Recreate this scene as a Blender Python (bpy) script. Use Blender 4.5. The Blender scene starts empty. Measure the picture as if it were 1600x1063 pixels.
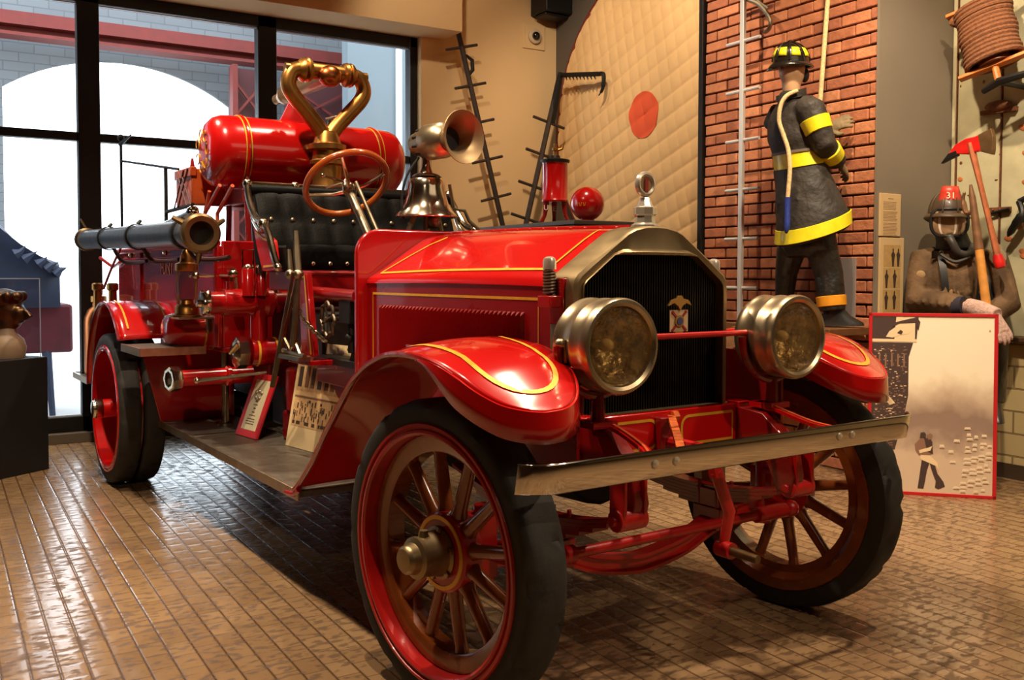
import bpy, bmesh, math, random
from mathutils import Vector, Matrix, Euler
random.seed(7)
PI = math.pi
sin, cos, sqrt = math.sin, math.cos, math.sqrt
TR = 0.0504            # the engine stands turned this much in the room
COL = bpy.context.scene.collection

# ------------------------------------------------------------------ materials
def lin(c):
    return tuple(((x/255)/12.92 if x/255 <= .04045 else ((x/255+.055)/1.055)**2.4) for x in c)

MATS = {}
def M(name, rgb, rough=.5, metal=0., coat=0., noise=None, bump=None, dirt=None, spec=.5, trans=0., alpha=None, aniso=None):
    """rgb 0-255 sRGB; noise=(scale, amount) colour variation; bump=(scale,strength)"""
    if name in MATS: return MATS[name]
    m = bpy.data.materials.new(name); m.use_nodes = True
    nt = m.node_tree; b = nt.nodes['Principled BSDF']
    c = lin(rgb)
    b.inputs['Base Color'].default_value = (*c, 1)
    b.inputs['Roughness'].default_value = rough
    b.inputs['Metallic'].default_value = metal
    b.inputs['Coat Weight'].default_value = coat
    b.inputs['Coat Roughness'].default_value = .04
    b.inputs['Specular IOR Level'].default_value = spec
    if trans: b.inputs['Transmission Weight'].default_value = trans
    tc = nt.nodes.new('ShaderNodeTexCoord')
    if noise:
        n = nt.nodes.new('ShaderNodeTexNoise'); n.inputs['Scale'].default_value = noise[0]; n.inputs['Detail'].default_value = 6
        nt.links.new(tc.outputs['Object'], n.inputs['Vector'])
        r = nt.nodes.new('ShaderNodeValToRGB')
        a = noise[1]
        r.color_ramp.elements[0].position = .3; r.color_ramp.elements[1].position = .7
        r.color_ramp.elements[0].color = (*[x*(1-a) for x in c], 1)
        r.color_ramp.elements[1].color = (*[min(1, x*(1+a)) for x in c], 1)
        nt.links.new(n.outputs['Fac'], r.inputs['Fac']); nt.links.new(r.outputs['Color'], b.inputs['Base Color'])
        q = nt.nodes.new('ShaderNodeMath'); q.operation = 'MULTIPLY_ADD'; q.inputs[1].default_value = .2; q.inputs[2].default_value = max(0, rough-.1)
        nt.links.new(n.outputs['Fac'], q.inputs[0]); nt.links.new(q.outputs[0], b.inputs['Roughness'])
    if bump:
        n = nt.nodes.new('ShaderNodeTexNoise'); n.inputs['Scale'].default_value = bump[0]; n.inputs['Detail'].default_value = 4
        nt.links.new(tc.outputs['Object'], n.inputs['Vector'])
        bp = nt.nodes.new('ShaderNodeBump'); bp.inputs['Strength'].default_value = bump[1]; bp.inputs['Distance'].default_value = .01 if len(bump) < 3 else bump[2]
        nt.links.new(n.outputs['Fac'], bp.inputs['Height']); nt.links.new(bp.outputs['Normal'], b.inputs['Normal'])
    MATS[name] = m
    return m

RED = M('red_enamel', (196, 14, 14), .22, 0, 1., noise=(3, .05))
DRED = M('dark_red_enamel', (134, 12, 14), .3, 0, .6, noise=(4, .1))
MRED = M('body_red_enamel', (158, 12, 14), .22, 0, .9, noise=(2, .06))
CRED = M('chassis_red', (178, 20, 18), .36, 0, .35, noise=(9, .18))
ORED = M('orange_red_enamel', (196, 84, 36), .35, 0, .4, noise=(9, .15))
GOLD = M('gold_leaf', (232, 176, 52), .4, .25, .2, noise=(30, .1))
NICKEL = M('nickel', (206, 192, 170), .16, 1., noise=(6, .06))
CHROME = M('chrome', (226, 222, 214), .07, 1.)
CHDULL = M('dull_steel', (150, 138, 116), .34, 1., noise=(14, .15))
BRASS = M('brass', (172, 122, 62), .36, .95, noise=(8, .18))
BRONZE = M('aged_bronze', (150, 130, 96), .38, .82, noise=(7, .12))
LAMPM = M('lamp_nickel', (192, 174, 142), .3, .92, noise=(9, .1))
DBRZ = M('dark_bronze', (122, 98, 66), .38, .9, noise=(9, .2))
COPPER = M('copper', (176, 104, 58), .32, 1., noise=(7, .2))
RUBBER = M('black_rubber', (44, 41, 37), .75, 0, noise=(14, .25), bump=(60, .12))
HOSEM = M('hose_rubber', (44, 46, 50), .42, 0, .15, noise=(20, .2), bump=(40, .1))
WOODV = M('varnished_wood', (150, 78, 28), .3, 0, .6, noise=(16, .22))
WOODD = M('dark_varnished_wood', (112, 54, 20), .34, 0, .5, noise=(16, .25))
WHEELW = M('wheel_rim_wood', (134, 68, 26), .25, 0, .8, noise=(14, .15))
LEATH = M('black_leather', (12, 11, 10), .5, 0, .0, noise=(20, .2), bump=(90, .15), spec=.1)
BLACK = M('black_iron', (20, 19, 18), .5, .3, noise=(12, .2))
BLACKP = M('black_paint', (13, 12, 11), .5)
CORE = M('radiator_core', (32, 27, 20), .45, .6, noise=(20, .25))
TREAD = M('rubber_matting', (86, 78, 68), .45, 0, .1, noise=(18, .2), bump=(150, .3))
ALU = M('edge_strip_metal', (170, 150, 122), .32, .9, noise=(20, .2))
CARDW = M('card_white', (226, 200, 150), .6, noise=(5, .04))
CARDI = M('card_ink', (62, 46, 34), .7)
CARDM = M('card_midtone', (150, 118, 84), .7, noise=(40, .25))
SEPIA = M('card_sepia', (204, 164, 112), .7, noise=(40, .15))
SIGNR = M('sign_red', (186, 26, 30), .5)
WHITE = M('white_paint', (225, 222, 214), .5)
LETTER = M('faded_gold_letters', (196, 120, 70), .5, .2)
CREAM = M('cream_wall_paint', (222, 188, 138), .8, noise=(1.5, .03), bump=(120, .05))
GREYW = M('grey_wall_paint', (124, 113, 98), .7, noise=(2, .05), bump=(120, .04))
DGREYW = M('dark_grey_wall_paint', (92, 84, 74), .75, noise=(2, .05))
GREEN = M('worn_green_paint', (186, 180, 146), .55, 0, .1, noise=(7, .12), bump=(20, .2))
RUST = M('rust_orange', (190, 112, 60), .8, noise=(20, .3))
RUSTB = M('rusty_iron', (118, 74, 48), .7, .3, noise=(30, .35), bump=(60, .3))
FRAMEB = M('bronze_black_frame', (24, 20, 18), .45, .3, noise=(5, .15))
CLOTHB = M('black_coat_cloth', (52, 47, 42), .62, 0, noise=(5, .45), bump=(4.5, .7, .07), spec=.4)
CLOTHT = M('worn_brown_coat_cloth', (98, 76, 54), .85, 0, noise=(7, .4), bump=(6, .7, .05), spec=.3)
TROUS = M('trouser_cloth', (42, 39, 34), .42, 0, .1, noise=(6, .35), bump=(4, .7, .08))
YELL = M('reflective_yellow', (240, 226, 30), .45, 0, .2, noise=(20, .08))
ORAN = M('reflective_orange', (226, 150, 30), .5, noise=(20, .1))
SKINM = M('mannequin_skin', (196, 156, 118), .45, 0, .1, noise=(8, .06))
GLOVE = M('leather_glove', (122, 104, 74), .8, noise=(25, .2), bump=(60, .3))
GLOVEP = M('knit_glove', (182, 150, 138), .9, noise=(60, .25), bump=(140, .5))
ROPEW = M('pale_rope', (222, 190, 138), .8, noise=(70, .25), bump=(160, .5))
ROPEB = M('brown_rope', (122, 76, 46), .85, noise=(60, .3), bump=(160, .6))
ROPEBL = M('blue_rope', (34, 54, 140), .7, noise=(60, .4))
HELM = M('helmet_black', (30, 26, 22), .2, 0, .7, noise=(8, .2))
BRICKR = [M('brick_%d' % i, c, .8, 0, noise=(14, .16), bump=(38, .5)) for i, c in enumerate([(190, 122, 84), (178, 110, 76), (200, 132, 92), (168, 102, 72)])]
MORTAR = M('mortar', (70, 46, 36), .9, noise=(20, .2))
AXER = M('axe_red_paint', (196, 26, 22), .4, 0, .2, noise=(14, .3))
AXEH = M('axe_wood', (164, 90, 52), .5, noise=(18, .25))
POLEW = M('pale_wood', (206, 142, 66), .5, noise=(18, .2))
IRON = M('ladder_dark_wood', (50, 36, 24), .7, noise=(20, .3))
ALUP = M('aluminium', (214, 214, 212), .4, .25)
NETR = M('net_rim_red', (110, 34, 24), .7, noise=(12, .2))
NETDOT = M('net_spot_red', (222, 88, 50), .75, noise=(4, .08))
PLINTH = M('plinth_black', (22, 18, 15), .6, noise=(4, .15))
PLG = M('plinth_grey', (84, 78, 70), .7, noise=(4, .1))
EXTW = M('outside_block', (128, 138, 146), .9)
EXTR = M('outside_red_steel', (118, 44, 38), .7, noise=(8, .15))
EXTP = M('outside_pale_wall', (116, 128, 136), .9, noise=(1, .06))
EXTG = M('outside_ground', (190, 190, 188), .9, noise=(3, .08))
TARP = M('navy_tarpaulin', (38, 48, 74), .6, noise=(3, .4), bump=(6, .5))
TARPR = M('dark_red_cloth', (96, 30, 40), .7, noise=(4, .3))
STONE = M('bust_pedestal_flesh', (188, 148, 116), .5, noise=(5, .1))
BRONZEB = M('bust_bronze', (96, 66, 42), .35, .9, noise=(12, .3))

def glassmat(name, tint=(255, 255, 255), gloss=.06, rough=.02):
    m = bpy.data.materials.new(name); m.use_nodes = True; nt = m.node_tree
    nt.nodes.remove(nt.nodes['Principled BSDF'])
    o = nt.nodes['Material Output']
    t = nt.nodes.new('ShaderNodeBsdfTransparent'); t.inputs[0].default_value = (*lin(tint), 1)
    g = nt.nodes.new('ShaderNodeBsdfGlossy'); g.inputs['Roughness'].default_value = rough
    fr = nt.nodes.new('ShaderNodeLayerWeight'); fr.inputs[0].default_value = .12
    q = nt.nodes.new('ShaderNodeMath'); q.operation = 'MULTIPLY'; q.inputs[1].default_value = gloss*6; nt.links.new(fr.outputs['Facing'], q.inputs[0])
    mx = nt.nodes.new('ShaderNodeMixShader'); nt.links.new(q.outputs[0], mx.inputs[0])
    nt.links.new(t.outputs[0], mx.inputs[1]); nt.links.new(g.outputs[0], mx.inputs[2]); nt.links.new(mx.outputs[0], o.inputs[0])
    return m
GLASS = glassmat('clear_glass', (246, 250, 252))
LGLASS = glassmat('lantern_glass', (225, 215, 205))
MASKG = glassmat('mask_glass', (210, 190, 160))

def lensmat():
    m = glassmat('ribbed_lens', (244, 234, 212), .10, .06); nt = m.node_tree
    g = [n for n in nt.nodes if n.type == 'BSDF_GLOSSY'][0]
    tc = nt.nodes.new('ShaderNodeTexCoord'); mp = nt.nodes.new('ShaderNodeMapping'); mp.inputs['Scale'].default_value = (1, 60, 16)
    w = nt.nodes.new('ShaderNodeTexNoise'); w.inputs['Scale'].default_value = 1.6; w.inputs['Detail'].default_value = 2
    bp = nt.nodes.new('ShaderNodeBump'); bp.inputs['Strength'].default_value = .8; bp.inputs['Distance'].default_value = .02
    nt.links.new(tc.outputs['Object'], mp.inputs[0]); nt.links.new(mp.outputs[0], w.inputs['Vector'])
    nt.links.new(w.outputs['Fac'], bp.inputs['Height']); nt.links.new(bp.outputs[0], g.inputs['Normal'])
    d = nt.nodes.new('ShaderNodeBsdfTranslucent'); d.inputs[0].default_value = (*lin((150, 130, 96)), 1)
    df = nt.nodes.new('ShaderNodeBsdfDiffuse'); df.inputs[0].default_value = (*lin((226, 196, 148)), 1)
    mx = [n for n in nt.nodes if n.type == 'MIX_SHADER'][0]; m2 = nt.nodes.new('ShaderNodeMixShader'); m2.inputs[0].default_value = .035
    nt.links.new(mx.outputs[0], m2.inputs[1]); nt.links.new(df.outputs[0], m2.inputs[2]); nt.links.new(m2.outputs[0], nt.nodes['Material Output'].inputs[0])
    return m
LENS = lensmat()
def reflmat():
    m = M('lamp_reflector', (220, 196, 150), .24, .6, bump=(30, 1., .02)); nt = m.node_tree; b = nt.nodes['Principled BSDF']
    tc = nt.nodes.new('ShaderNodeTexCoord'); mp = nt.nodes.new('ShaderNodeMapping'); mp.inputs['Scale'].default_value = (1, 1.6, .6)
    n = nt.nodes.new('ShaderNodeTexNoise'); n.inputs['Scale'].default_value = 24; n.inputs['Detail'].default_value = 3
    r = nt.nodes.new('ShaderNodeValToRGB'); r.color_ramp.elements[0].position = .36; r.color_ramp.elements[1].position = .66
    r.color_ramp.elements[0].color = (*lin((122, 98, 66)), 1); r.color_ramp.elements[1].color = (*lin((255, 244, 214)), 1)
    nt.links.new(tc.outputs['Object'], mp.inputs[0]); nt.links.new(mp.outputs[0], n.inputs['Vector']); nt.links.new(n.outputs['Fac'], r.inputs[0]); nt.links.new(r.outputs[0], b.inputs['Base Color'])
    return m
REFL = reflmat()
PLATED = M('plated_bright', (218, 208, 190), .2, .6)

def floormat():
    m = bpy.data.materials.new('paver_floor'); m.use_nodes = True; nt = m.node_tree; b = nt.nodes['Principled BSDF']
    L = nt.links.new; N = nt.nodes.new
    def math_(op, a, b_=None, c=None):
        n = N('ShaderNodeMath'); n.operation = op
        for i, v in enumerate((a, b_, c)):
            if v is None: continue
            if isinstance(v, (int, float)): n.inputs[i].default_value = v
            else: L(v, n.inputs[i])
        return n.outputs[0]
    tc = N('ShaderNodeTexCoord')
    def brick(ms, smooth):
        br = N('ShaderNodeTexBrick'); br.inputs['Scale'].default_value = 1.; br.offset = .37
        br.inputs['Brick Width'].default_value = .128; br.inputs['Row Height'].default_value = .0885
        br.inputs['Mortar Size'].default_value = ms; br.inputs['Mortar Smooth'].default_value = smooth
        L(tc.outputs['Object'], br.inputs['Vector']); return br
    br = brick(.0022, .3); pil = brick(.028, 1.)
    br.inputs['Color1'].default_value = (*lin((156, 126, 92)), 1); br.inputs['Color2'].default_value = (*lin((140, 111, 80)), 1)
    br.inputs['Mortar'].default_value = (*lin((98, 72, 48)), 1)
    sp = N('ShaderNodeSeparateXYZ'); L(tc.outputs['Object'], sp.inputs[0])
    fr = math_('FRACT', math_('DIVIDE', sp.outputs[1], .0885)); dg = math_('ABSOLUTE', math_('SUBTRACT', fr, .5))      # .5 at the groove
    gr = N('ShaderNodeMapRange'); gr.inputs['From Min'].default_value = .42; gr.inputs['From Max'].default_value = .485; L(dg, gr.inputs['Value']); groove = gr.outputs['Result']
    n = N('ShaderNodeTexNoise'); n.inputs['Scale'].default_value = 26; n.inputs['Detail'].default_value = 5
    mp = N('ShaderNodeMapping'); mp.inputs['Scale'].default_value = (1.3, .6, 1); L(tc.outputs['Object'], mp.inputs[0]); L(mp.outputs[0], n.inputs['Vector'])
    n2 = N('ShaderNodeTexNoise'); n2.inputs['Scale'].default_value = 1.1; n2.inputs['Detail'].default_value = 4; L(tc.outputs['Object'], n2.inputs['Vector'])
    ad = math_('MULTIPLY_ADD', n2.outputs['Fac'], .35, n.outputs['Fac'])
    r = N('ShaderNodeMapRange'); r.inputs['From Min'].default_value = .69; r.inputs['From Max'].default_value = .77; L(ad, r.inputs['Value'])
    wear = math_('MULTIPLY', r.outputs['Result'], .75)
    mx = N('ShaderNodeMix'); mx.data_type = 'RGBA'; mx.inputs[7].default_value = (*lin((84, 60, 40)), 1)
    L(wear, mx.inputs[0]); L(br.outputs['Color'], mx.inputs[6])
    m2 = N('ShaderNodeMix'); m2.data_type = 'RGBA'; m2.inputs[7].default_value = (*lin((78, 54, 34)), 1); L(math_('MULTIPLY', groove, .8), m2.inputs[0]); L(mx.outputs[2], m2.inputs[6])
    L(m2.outputs[2], b.inputs['Base Color'])
    L(math_('MULTIPLY_ADD', wear, .4, .17), b.inputs['Roughness'])
    h = math_('MULTIPLY_ADD', groove, -1.0, math_('MULTIPLY', br.outputs['Fac'], -.35))
    h = math_('MULTIPLY_ADD', pil.outputs['Fac'], -.55, h); h = math_('MULTIPLY_ADD', ad, .30, h)
    bp = N('ShaderNodeBump'); bp.inputs['Strength'].default_value = .26; bp.inputs['Distance'].default_value = .005
    L(h, bp.inputs['Height']); L(bp.outputs[0], b.inputs['Normal'])
    b.inputs['Specular IOR Level'].default_value = .6
    return m
FLOOR = floormat()

def blockmat(name, c1, c2, mort, w, h, axis=0, rough=.8, ms=.008):
    m = bpy.data.materials.new(name); m.use_nodes = True; nt = m.node_tree; b = nt.nodes['Principled BSDF']; L = nt.links.new; N = nt.nodes.new
    tc = N('ShaderNodeTexCoord'); sp = N('ShaderNodeSeparateXYZ'); cb = N('ShaderNodeCombineXYZ'); L(tc.outputs['Object'], sp.inputs[0])
    L(sp.outputs[axis], cb.inputs[0]); L(sp.outputs[2], cb.inputs[1])
    br = N('ShaderNodeTexBrick'); br.inputs['Scale'].default_value = 1.; br.inputs['Brick Width'].default_value = w; br.inputs['Row Height'].default_value = h
    br.inputs['Mortar Size'].default_value = ms; br.inputs['Mortar Smooth'].default_value = .3
    br.inputs['Color1'].default_value = (*lin(c1), 1); br.inputs['Color2'].default_value = (*lin(c2), 1); br.inputs['Mortar'].default_value = (*lin(mort), 1)
    L(cb.outputs[0], br.inputs['Vector']); L(br.outputs['Color'], b.inputs['Base Color'])
    bp = N('ShaderNodeBump'); bp.inputs['Strength'].default_value = .4; bp.inputs['Distance'].default_value = .008; bp.invert = True
    L(br.outputs['Fac'], bp.inputs['Height']); L(bp.outputs[0], b.inputs['Normal']); b.inputs['Roughness'].default_value = rough
    return m
CINDER = blockmat('painted_cinder_block', (214, 192, 140), (206, 184, 132), (150, 128, 88), .62, .152, 0, .6)
EXTB = blockmat('outside_brick_wall', (122, 126, 130), (114, 118, 122), (102, 106, 110), .36, .12, 1, .9, .008)

def netmat():
    m = M('quilted_canvas', (226, 186, 130), .8, 0, noise=(2.5, .07))
    return m
NETM = netmat()

def smokemat():
    """sepia photograph: bright sky above, smoke bank, hazy street below"""
    m = bpy.data.materials.new('poster_photo'); m.use_nodes = True; nt = m.node_tree; b = nt.nodes['Principled BSDF']; L = nt.links.new; N = nt.nodes.new
    tc = N('ShaderNodeTexCoord'); sp = N('ShaderNodeSeparateXYZ'); L(tc.outputs['Object'], sp.inputs[0])
    n = N('ShaderNodeTexNoise'); n.inputs['Scale'].default_value = 3.2; n.inputs['Detail'].default_value = 6; L(tc.outputs['Object'], n.inputs['Vector'])
    mr = N('ShaderNodeMath'); mr.operation = 'MULTIPLY_ADD'; mr.inputs[1].default_value = .5; L(n.outputs['Fac'], mr.inputs[0]); L(sp.outputs[2], mr.inputs[2])
    r = N('ShaderNodeValToRGB'); e = r.color_ramp.elements
    e[0].position = .12; e[0].color = (*lin((216, 192, 164)), 1); e[1].position = 1.15; e[1].color = (*lin((246, 232, 204)), 1)
    for p, c in ((.50, (210, 184, 156)), (.62, (150, 126, 110)), (.72, (146, 122, 106)), (.84, (196, 172, 146)), (.96, (236, 220, 190))):
        q = e.new(p); q.color = (*lin(c), 1)
    e[-1].position = 1.
    L(mr.outputs[0], r.inputs[0]); L(r.outputs[0], b.inputs['Base Color']); b.inputs['Roughness'].default_value = .55
    return m
POSTERM = smokemat()

# ------------------------------------------------------------------ mesh builder
class MB:
    def __init__(s): s.v = []; s.f = []; s.m = []
    def add(s, vs, fs, mi=0):
        o = len(s.v); s.v += [Vector(p) for p in vs]; s.f += [tuple(i+o for i in f) for f in fs]; s.m += [mi]*len(fs); return o
    def mark(s): return len(s.v)
    def xf(s, Mx, i0):
        for i in range(i0, len(s.v)): s.v[i] = Mx @ s.v[i]
    def box(s, c, d, rot=None, mi=0):
        x, y, z = [k/2 for k in d]
        vs = [Vector((a, b, e)) for a in (-x, x) for b in (-y, y) for e in (-z, z)]
        if rot: R_ = Euler(rot).to_matrix(); vs = [R_ @ v for v in vs]
        vs = [v+Vector(c) for v in vs]
        s.add(vs, [(0, 1, 3, 2), (4, 6, 7, 5), (0, 4, 5, 1), (2, 3, 7, 6), (0, 2, 6, 4), (1, 5, 7, 3)], mi); return s
    def bx(s, x0, x1, y0, y1, z0, z1, mi=0):
        return s.box(((x0+x1)/2, (y0+y1)/2, (z0+z1)/2), (abs(x1-x0), abs(y1-y0), abs(z1-z0)), None, mi)
    def tube(s, pts, r, n=12, caps=True, mi=0, closed=False, sq=None):
        P = [Vector(p) for p in pts]; k = len(P); rs = r if isinstance(r, (list, tuple)) else [r]*k
        T = []
        for i in range(k):
            if closed: t = P[(i+1) % k]-P[i-1]
            else: t = (P[min(i+1, k-1)]-P[max(i-1, 0)])
            T.append(t.normalized())
        up = Vector((0, 0, 1)) if abs(T[0].z) < .9 else Vector((1, 0, 0))
        u = T[0].cross(up).normalized(); vs = []
        for i in range(k):
            u = (u-T[i]*u.dot(T[i])).normalized(); w = T[i].cross(u)
            for j in range(n):
                a = 2*PI*j/n+(PI/n if n == 4 else 0)
                vs.append(P[i]+(u*cos(a)*(sq[0] if sq else 1)+w*sin(a)*(sq[1] if sq else 1))*rs[i])
        fs = []
        for i in range(k if closed else k-1):
            for j in range(n):
                i2 = (i+1) % k; fs.append((i*n+j, i*n+(j+1) % n, i2*n+(j+1) % n, i2*n+j))
        if caps and not closed:
            fs.append(tuple(range(n))[::-1]); fs.append(tuple(range((k-1)*n, k*n)))
        s.add(vs, fs, mi); return s
    def lathe(s, prof, o=(0, 0, 0), ax=(0, 0, 1), n=32, mi=0, closed=False, rfun=None, caps=True):
        a = Vector(ax).normalized(); up = Vector((0, 0, 1)) if abs(a.z) < .9 else Vector((1, 0, 0))
        u = a.cross(up).normalized(); w = a.cross(u); o = Vector(o); vs = []; k = len(prof)
        for i, (r, h) in enumerate(prof):
            for j in range(n):
                t = 2*PI*j/n; rr = max(r, 1e-5)+(rfun(i, j) if rfun else 0)
                vs.append(o+a*h+(u*cos(t)+w*sin(t))*rr)
        fs = []
        for i in range(k if closed else k-1):
            i2 = (i+1) % k
            for j in range(n): fs.append((i*n+j, i*n+(j+1) % n, i2*n+(j+1) % n, i2*n+j))
        if not closed and caps:
            if prof[0][0] > 1e-4: fs.append(tuple(range(n))[::-1])
            if prof[-1][0] > 1e-4: fs.append(tuple(range((k-1)*n, k*n)))
        s.add(vs, fs, mi); return s
    def ring(s, c, ax, R_, r, n=48, k=10, mi=0, a0=0, a1=2*PI):
        a = Vector(ax).normalized(); up = Vector((0, 0, 1)) if abs(a.z) < .9 else Vector((1, 0, 0))
        u = a.cross(up).normalized(); w = a.cross(u); c = Vector(c); full = abs(a1-a0-2*PI) < 1e-6
        N_ = n if full else n+1
        pts = [c+(u*cos(a0+(a1-a0)*i/n)+w*sin(a0+(a1-a0)*i/n))*R_ for i in range(N_)]
        return s.tube(pts, r, k, True, mi, closed=full)
    def grid(s, P, mi=0, cu=False, cv=False, thick=None):
        a, b = len(P), len(P[0]); vs = [p for row in P for p in row]; fs = []
        for i in range(a if cu else a-1):
            for j in range(b if cv else b-1):
                i2 = (i+1) % a; j2 = (j+1) % b; fs.append((i*b+j, i*b+j2, i2*b+j2, i2*b+j))
        s.add(vs, fs, mi); return s
    def prism(s, poly, vec, mi=0):
        v = Vector(vec); k = len(poly); P = [Vector(p) for p in poly]
        s.add(P+[p+v for p in P], [tuple(range(k))[::-1], tuple(range(k, 2*k))]+[(i, (i+1) % k, k+(i+1) % k, k+i) for i in range(k)], mi); return s
    def ball(s, c, r, n=20, k=12, mi=0, rot=None):
        r = r if isinstance(r, (tuple, list)) else (r, r, r); R_ = Euler(rot).to_matrix() if rot else None
        vs = []; c = Vector(c)
        for i in range(k+1):
            th = PI*i/k
            for j in range(n):
                p = 2*PI*j/n; q = Vector((r[0]*max(sin(th), 1e-4)*cos(p), r[1]*max(sin(th), 1e-4)*sin(p), r[2]*cos(th)))
                vs.append(c+(R_ @ q if R_ else q))
        fs = [(i*n+j, i*n+(j+1) % n, (i+1)*n+(j+1) % n, (i+1)*n+j) for i in range(k) for j in range(n)]
        s.add(vs, fs, mi); return s
    def loft(s, secs, n=24, mi=0, caps=True):
        """secs: (centre, a vector, b vector) elliptical rings"""
        vs = []
        for c, a, b in secs:
            c, a, b = Vector(c), Vector(a), Vector(b)
            for j in range(n): t = 2*PI*j/n; vs.append(c+a*cos(t)+b*sin(t))
        k = len(secs); fs = [(i*n+j, i*n+(j+1) % n, (i+1)*n+(j+1) % n, (i+1)*n+j) for i in range(k-1) for j in range(n)]
        if caps: fs += [tuple(range(n))[::-1], tuple(range((k-1)*n, k*n))]
        s.add(vs, fs, mi); return s
    def ribbon(s, pts, nrm, w, h=.0015, mi=0):
        """flat strip along pts, nrm: list of normals (or one), raised by h"""
        P = [Vector(p) for p in pts]; k = len(P); vs = []
        for i in range(k):
            t = (P[min(i+1, k-1)]-P[max(i-1, 0)]).normalized(); nn = Vector(nrm[i] if isinstance(nrm, list) else nrm).normalized()
            sd = t.cross(nn).normalized(); vs += [P[i]-sd*w/2+nn*h, P[i]+sd*w/2+nn*h]
        s.add(vs, [(2*i, 2*i+1, 2*i+3, 2*i+2) for i in range(k-1)], mi); return s
    def build(s, name, mats, parent=None, o=(0, 0, 0), sm=35, bev=None, solid=None, remesh=None, recalc=True, sub=None):
        me = bpy.data.meshes.new(name); O = Vector(o)
        me.from_pydata([v-O for v in s.v], [], s.f)
        mats = mats if isinstance(mats, (list, tuple)) else [mats]
        for m in mats: me.materials.append(m)
        if len(mats) > 1: me.polygons.foreach_set('material_index', s.m)
        if recalc:
            b = bmesh.new(); b.from_mesh(me); bmesh.ops.recalc_face_normals(b, faces=b.faces); b.to_mesh(me); b.free()
        if sm:
            me.shade_smooth(); me.set_sharp_from_angle(angle=math.radians(sm))
        ob = bpy.data.objects.new(name, me); COL.objects.link(ob)
        if parent is not None: ob.parent = parent
        if solid:
            k = ob.modifiers.new('solid', 'SOLIDIFY'); k.thickness = abs(solid); k.offset = -1 if solid > 0 else 1
        if remesh:
            k = ob.modifiers.new('remesh', 'REMESH'); k.mode = 'VOXEL'; k.voxel_size = remesh; k.use_smooth_shade = True
            k = ob.modifiers.new('smooth', 'SMOOTH'); k.factor = .5; k.iterations = 6
        if bev:
            k = ob.modifiers.new('bevel', 'BEVEL'); k.width = bev; k.segments = 2; k.limit_method = 'ANGLE'; k.angle_limit = math.radians(40)
        if sub:
            k = ob.modifiers.new('sub', 'SUBSURF'); k.levels = sub; k.render_levels = sub
        return ob

def tag(o, label, cat, group=None):
    o['label'] = label; o['category'] = cat
    if group: o['group'] = group
    return o

class Thing:
    """an Empty at the thing's base; parts are written in room (or engine) coordinates"""
    def __init__(s, name, label, cat, base, truck=False, group=None):
        s.base = Vector(base); s.e = bpy.data.objects.new(name, None); COL.objects.link(s.e); s.e.empty_display_size = .1
        if truck:
            s.e.location = Matrix.Rotation(TR, 3, 'Z') @ s.base; s.e.rotation_euler = (0, 0, TR)
        else: s.e.location = s.base
        tag(s.e, label, cat, group)
    def part(s, name, mb, mat, parent=None, **k):
        return mb.build(name, mat, parent or s.e, o=s.base, **k)

def single(name, mb, mat, label, cat, base, truck=False, group=None, **k):
    o = mb.build(name, mat, None, o=base, **k); b = Vector(base)
    if truck: o.location = Matrix.Rotation(TR, 3, 'Z') @ b; o.rotation_euler = (0, 0, TR)
    else: o.location = b
    return tag(o, label, cat, group)

def struct(name, mb, mat, o=(0, 0, 0), parent=None, **k):
    ob = mb.build(name, mat, parent, o=o, **k)
    if parent is None: ob.location = Vector(o); ob['kind'] = 'structure'
    return ob

def text_mb(txt, size, depth, M4, mb=None, align='CENTER', mi=0):
    mb = mb or MB()
    cu = bpy.data.curves.new('t', 'FONT'); cu.body = txt; cu.size = size; cu.extrude = depth; cu.align_x = align; cu.align_y = 'CENTER'; cu.resolution_u = 3
    ob = bpy.data.objects.new('t', cu); COL.objects.link(ob); bpy.context.view_layer.update()
    me = bpy.data.meshes.new_from_object(ob.evaluated_get(bpy.context.evaluated_depsgraph_get()))
    mb.add([M4 @ v.co for v in me.vertices], [tuple(p.vertices) for p in me.polygons], mi)
    bpy.data.objects.remove(ob); bpy.data.curves.remove(cu); bpy.data.meshes.remove(me)
    return mb
def frame(o, x, y):
    x = Vector(x).normalized(); y = Vector(y); y = (y-x*y.dot(x)).normalized(); z = x.cross(y)
    m = Matrix((x, y, z)).transposed().to_4x4(); m.translation = Vector(o); return m
def lerp(a, b, t): return a+(b-a)*t
def interp(tab, x):
    if x <= tab[0][0]: return tab[0][1]
    for (a, b), (c, d) in zip(tab, tab[1:]):
        if x <= c: return b+(d-b)*(x-a)/(c-a)
    return tab[-1][1]
def spline(pts, n=8):
    P = [Vector(p) for p in pts]; out = []
    for i in range(len(P)-1):
        p0, p1, p2, p3 = P[max(i-1, 0)], P[i], P[i+1], P[min(i+2, len(P)-1)]
        for k in range(n):
            t = k/n; out.append(.5*((2*p1)+(p2-p0)*t+(2*p0-5*p1+4*p2-p3)*t*t+(3*p1-p0-3*p2+p3)*t**3))
    out.append(P[-1]); return out
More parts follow.
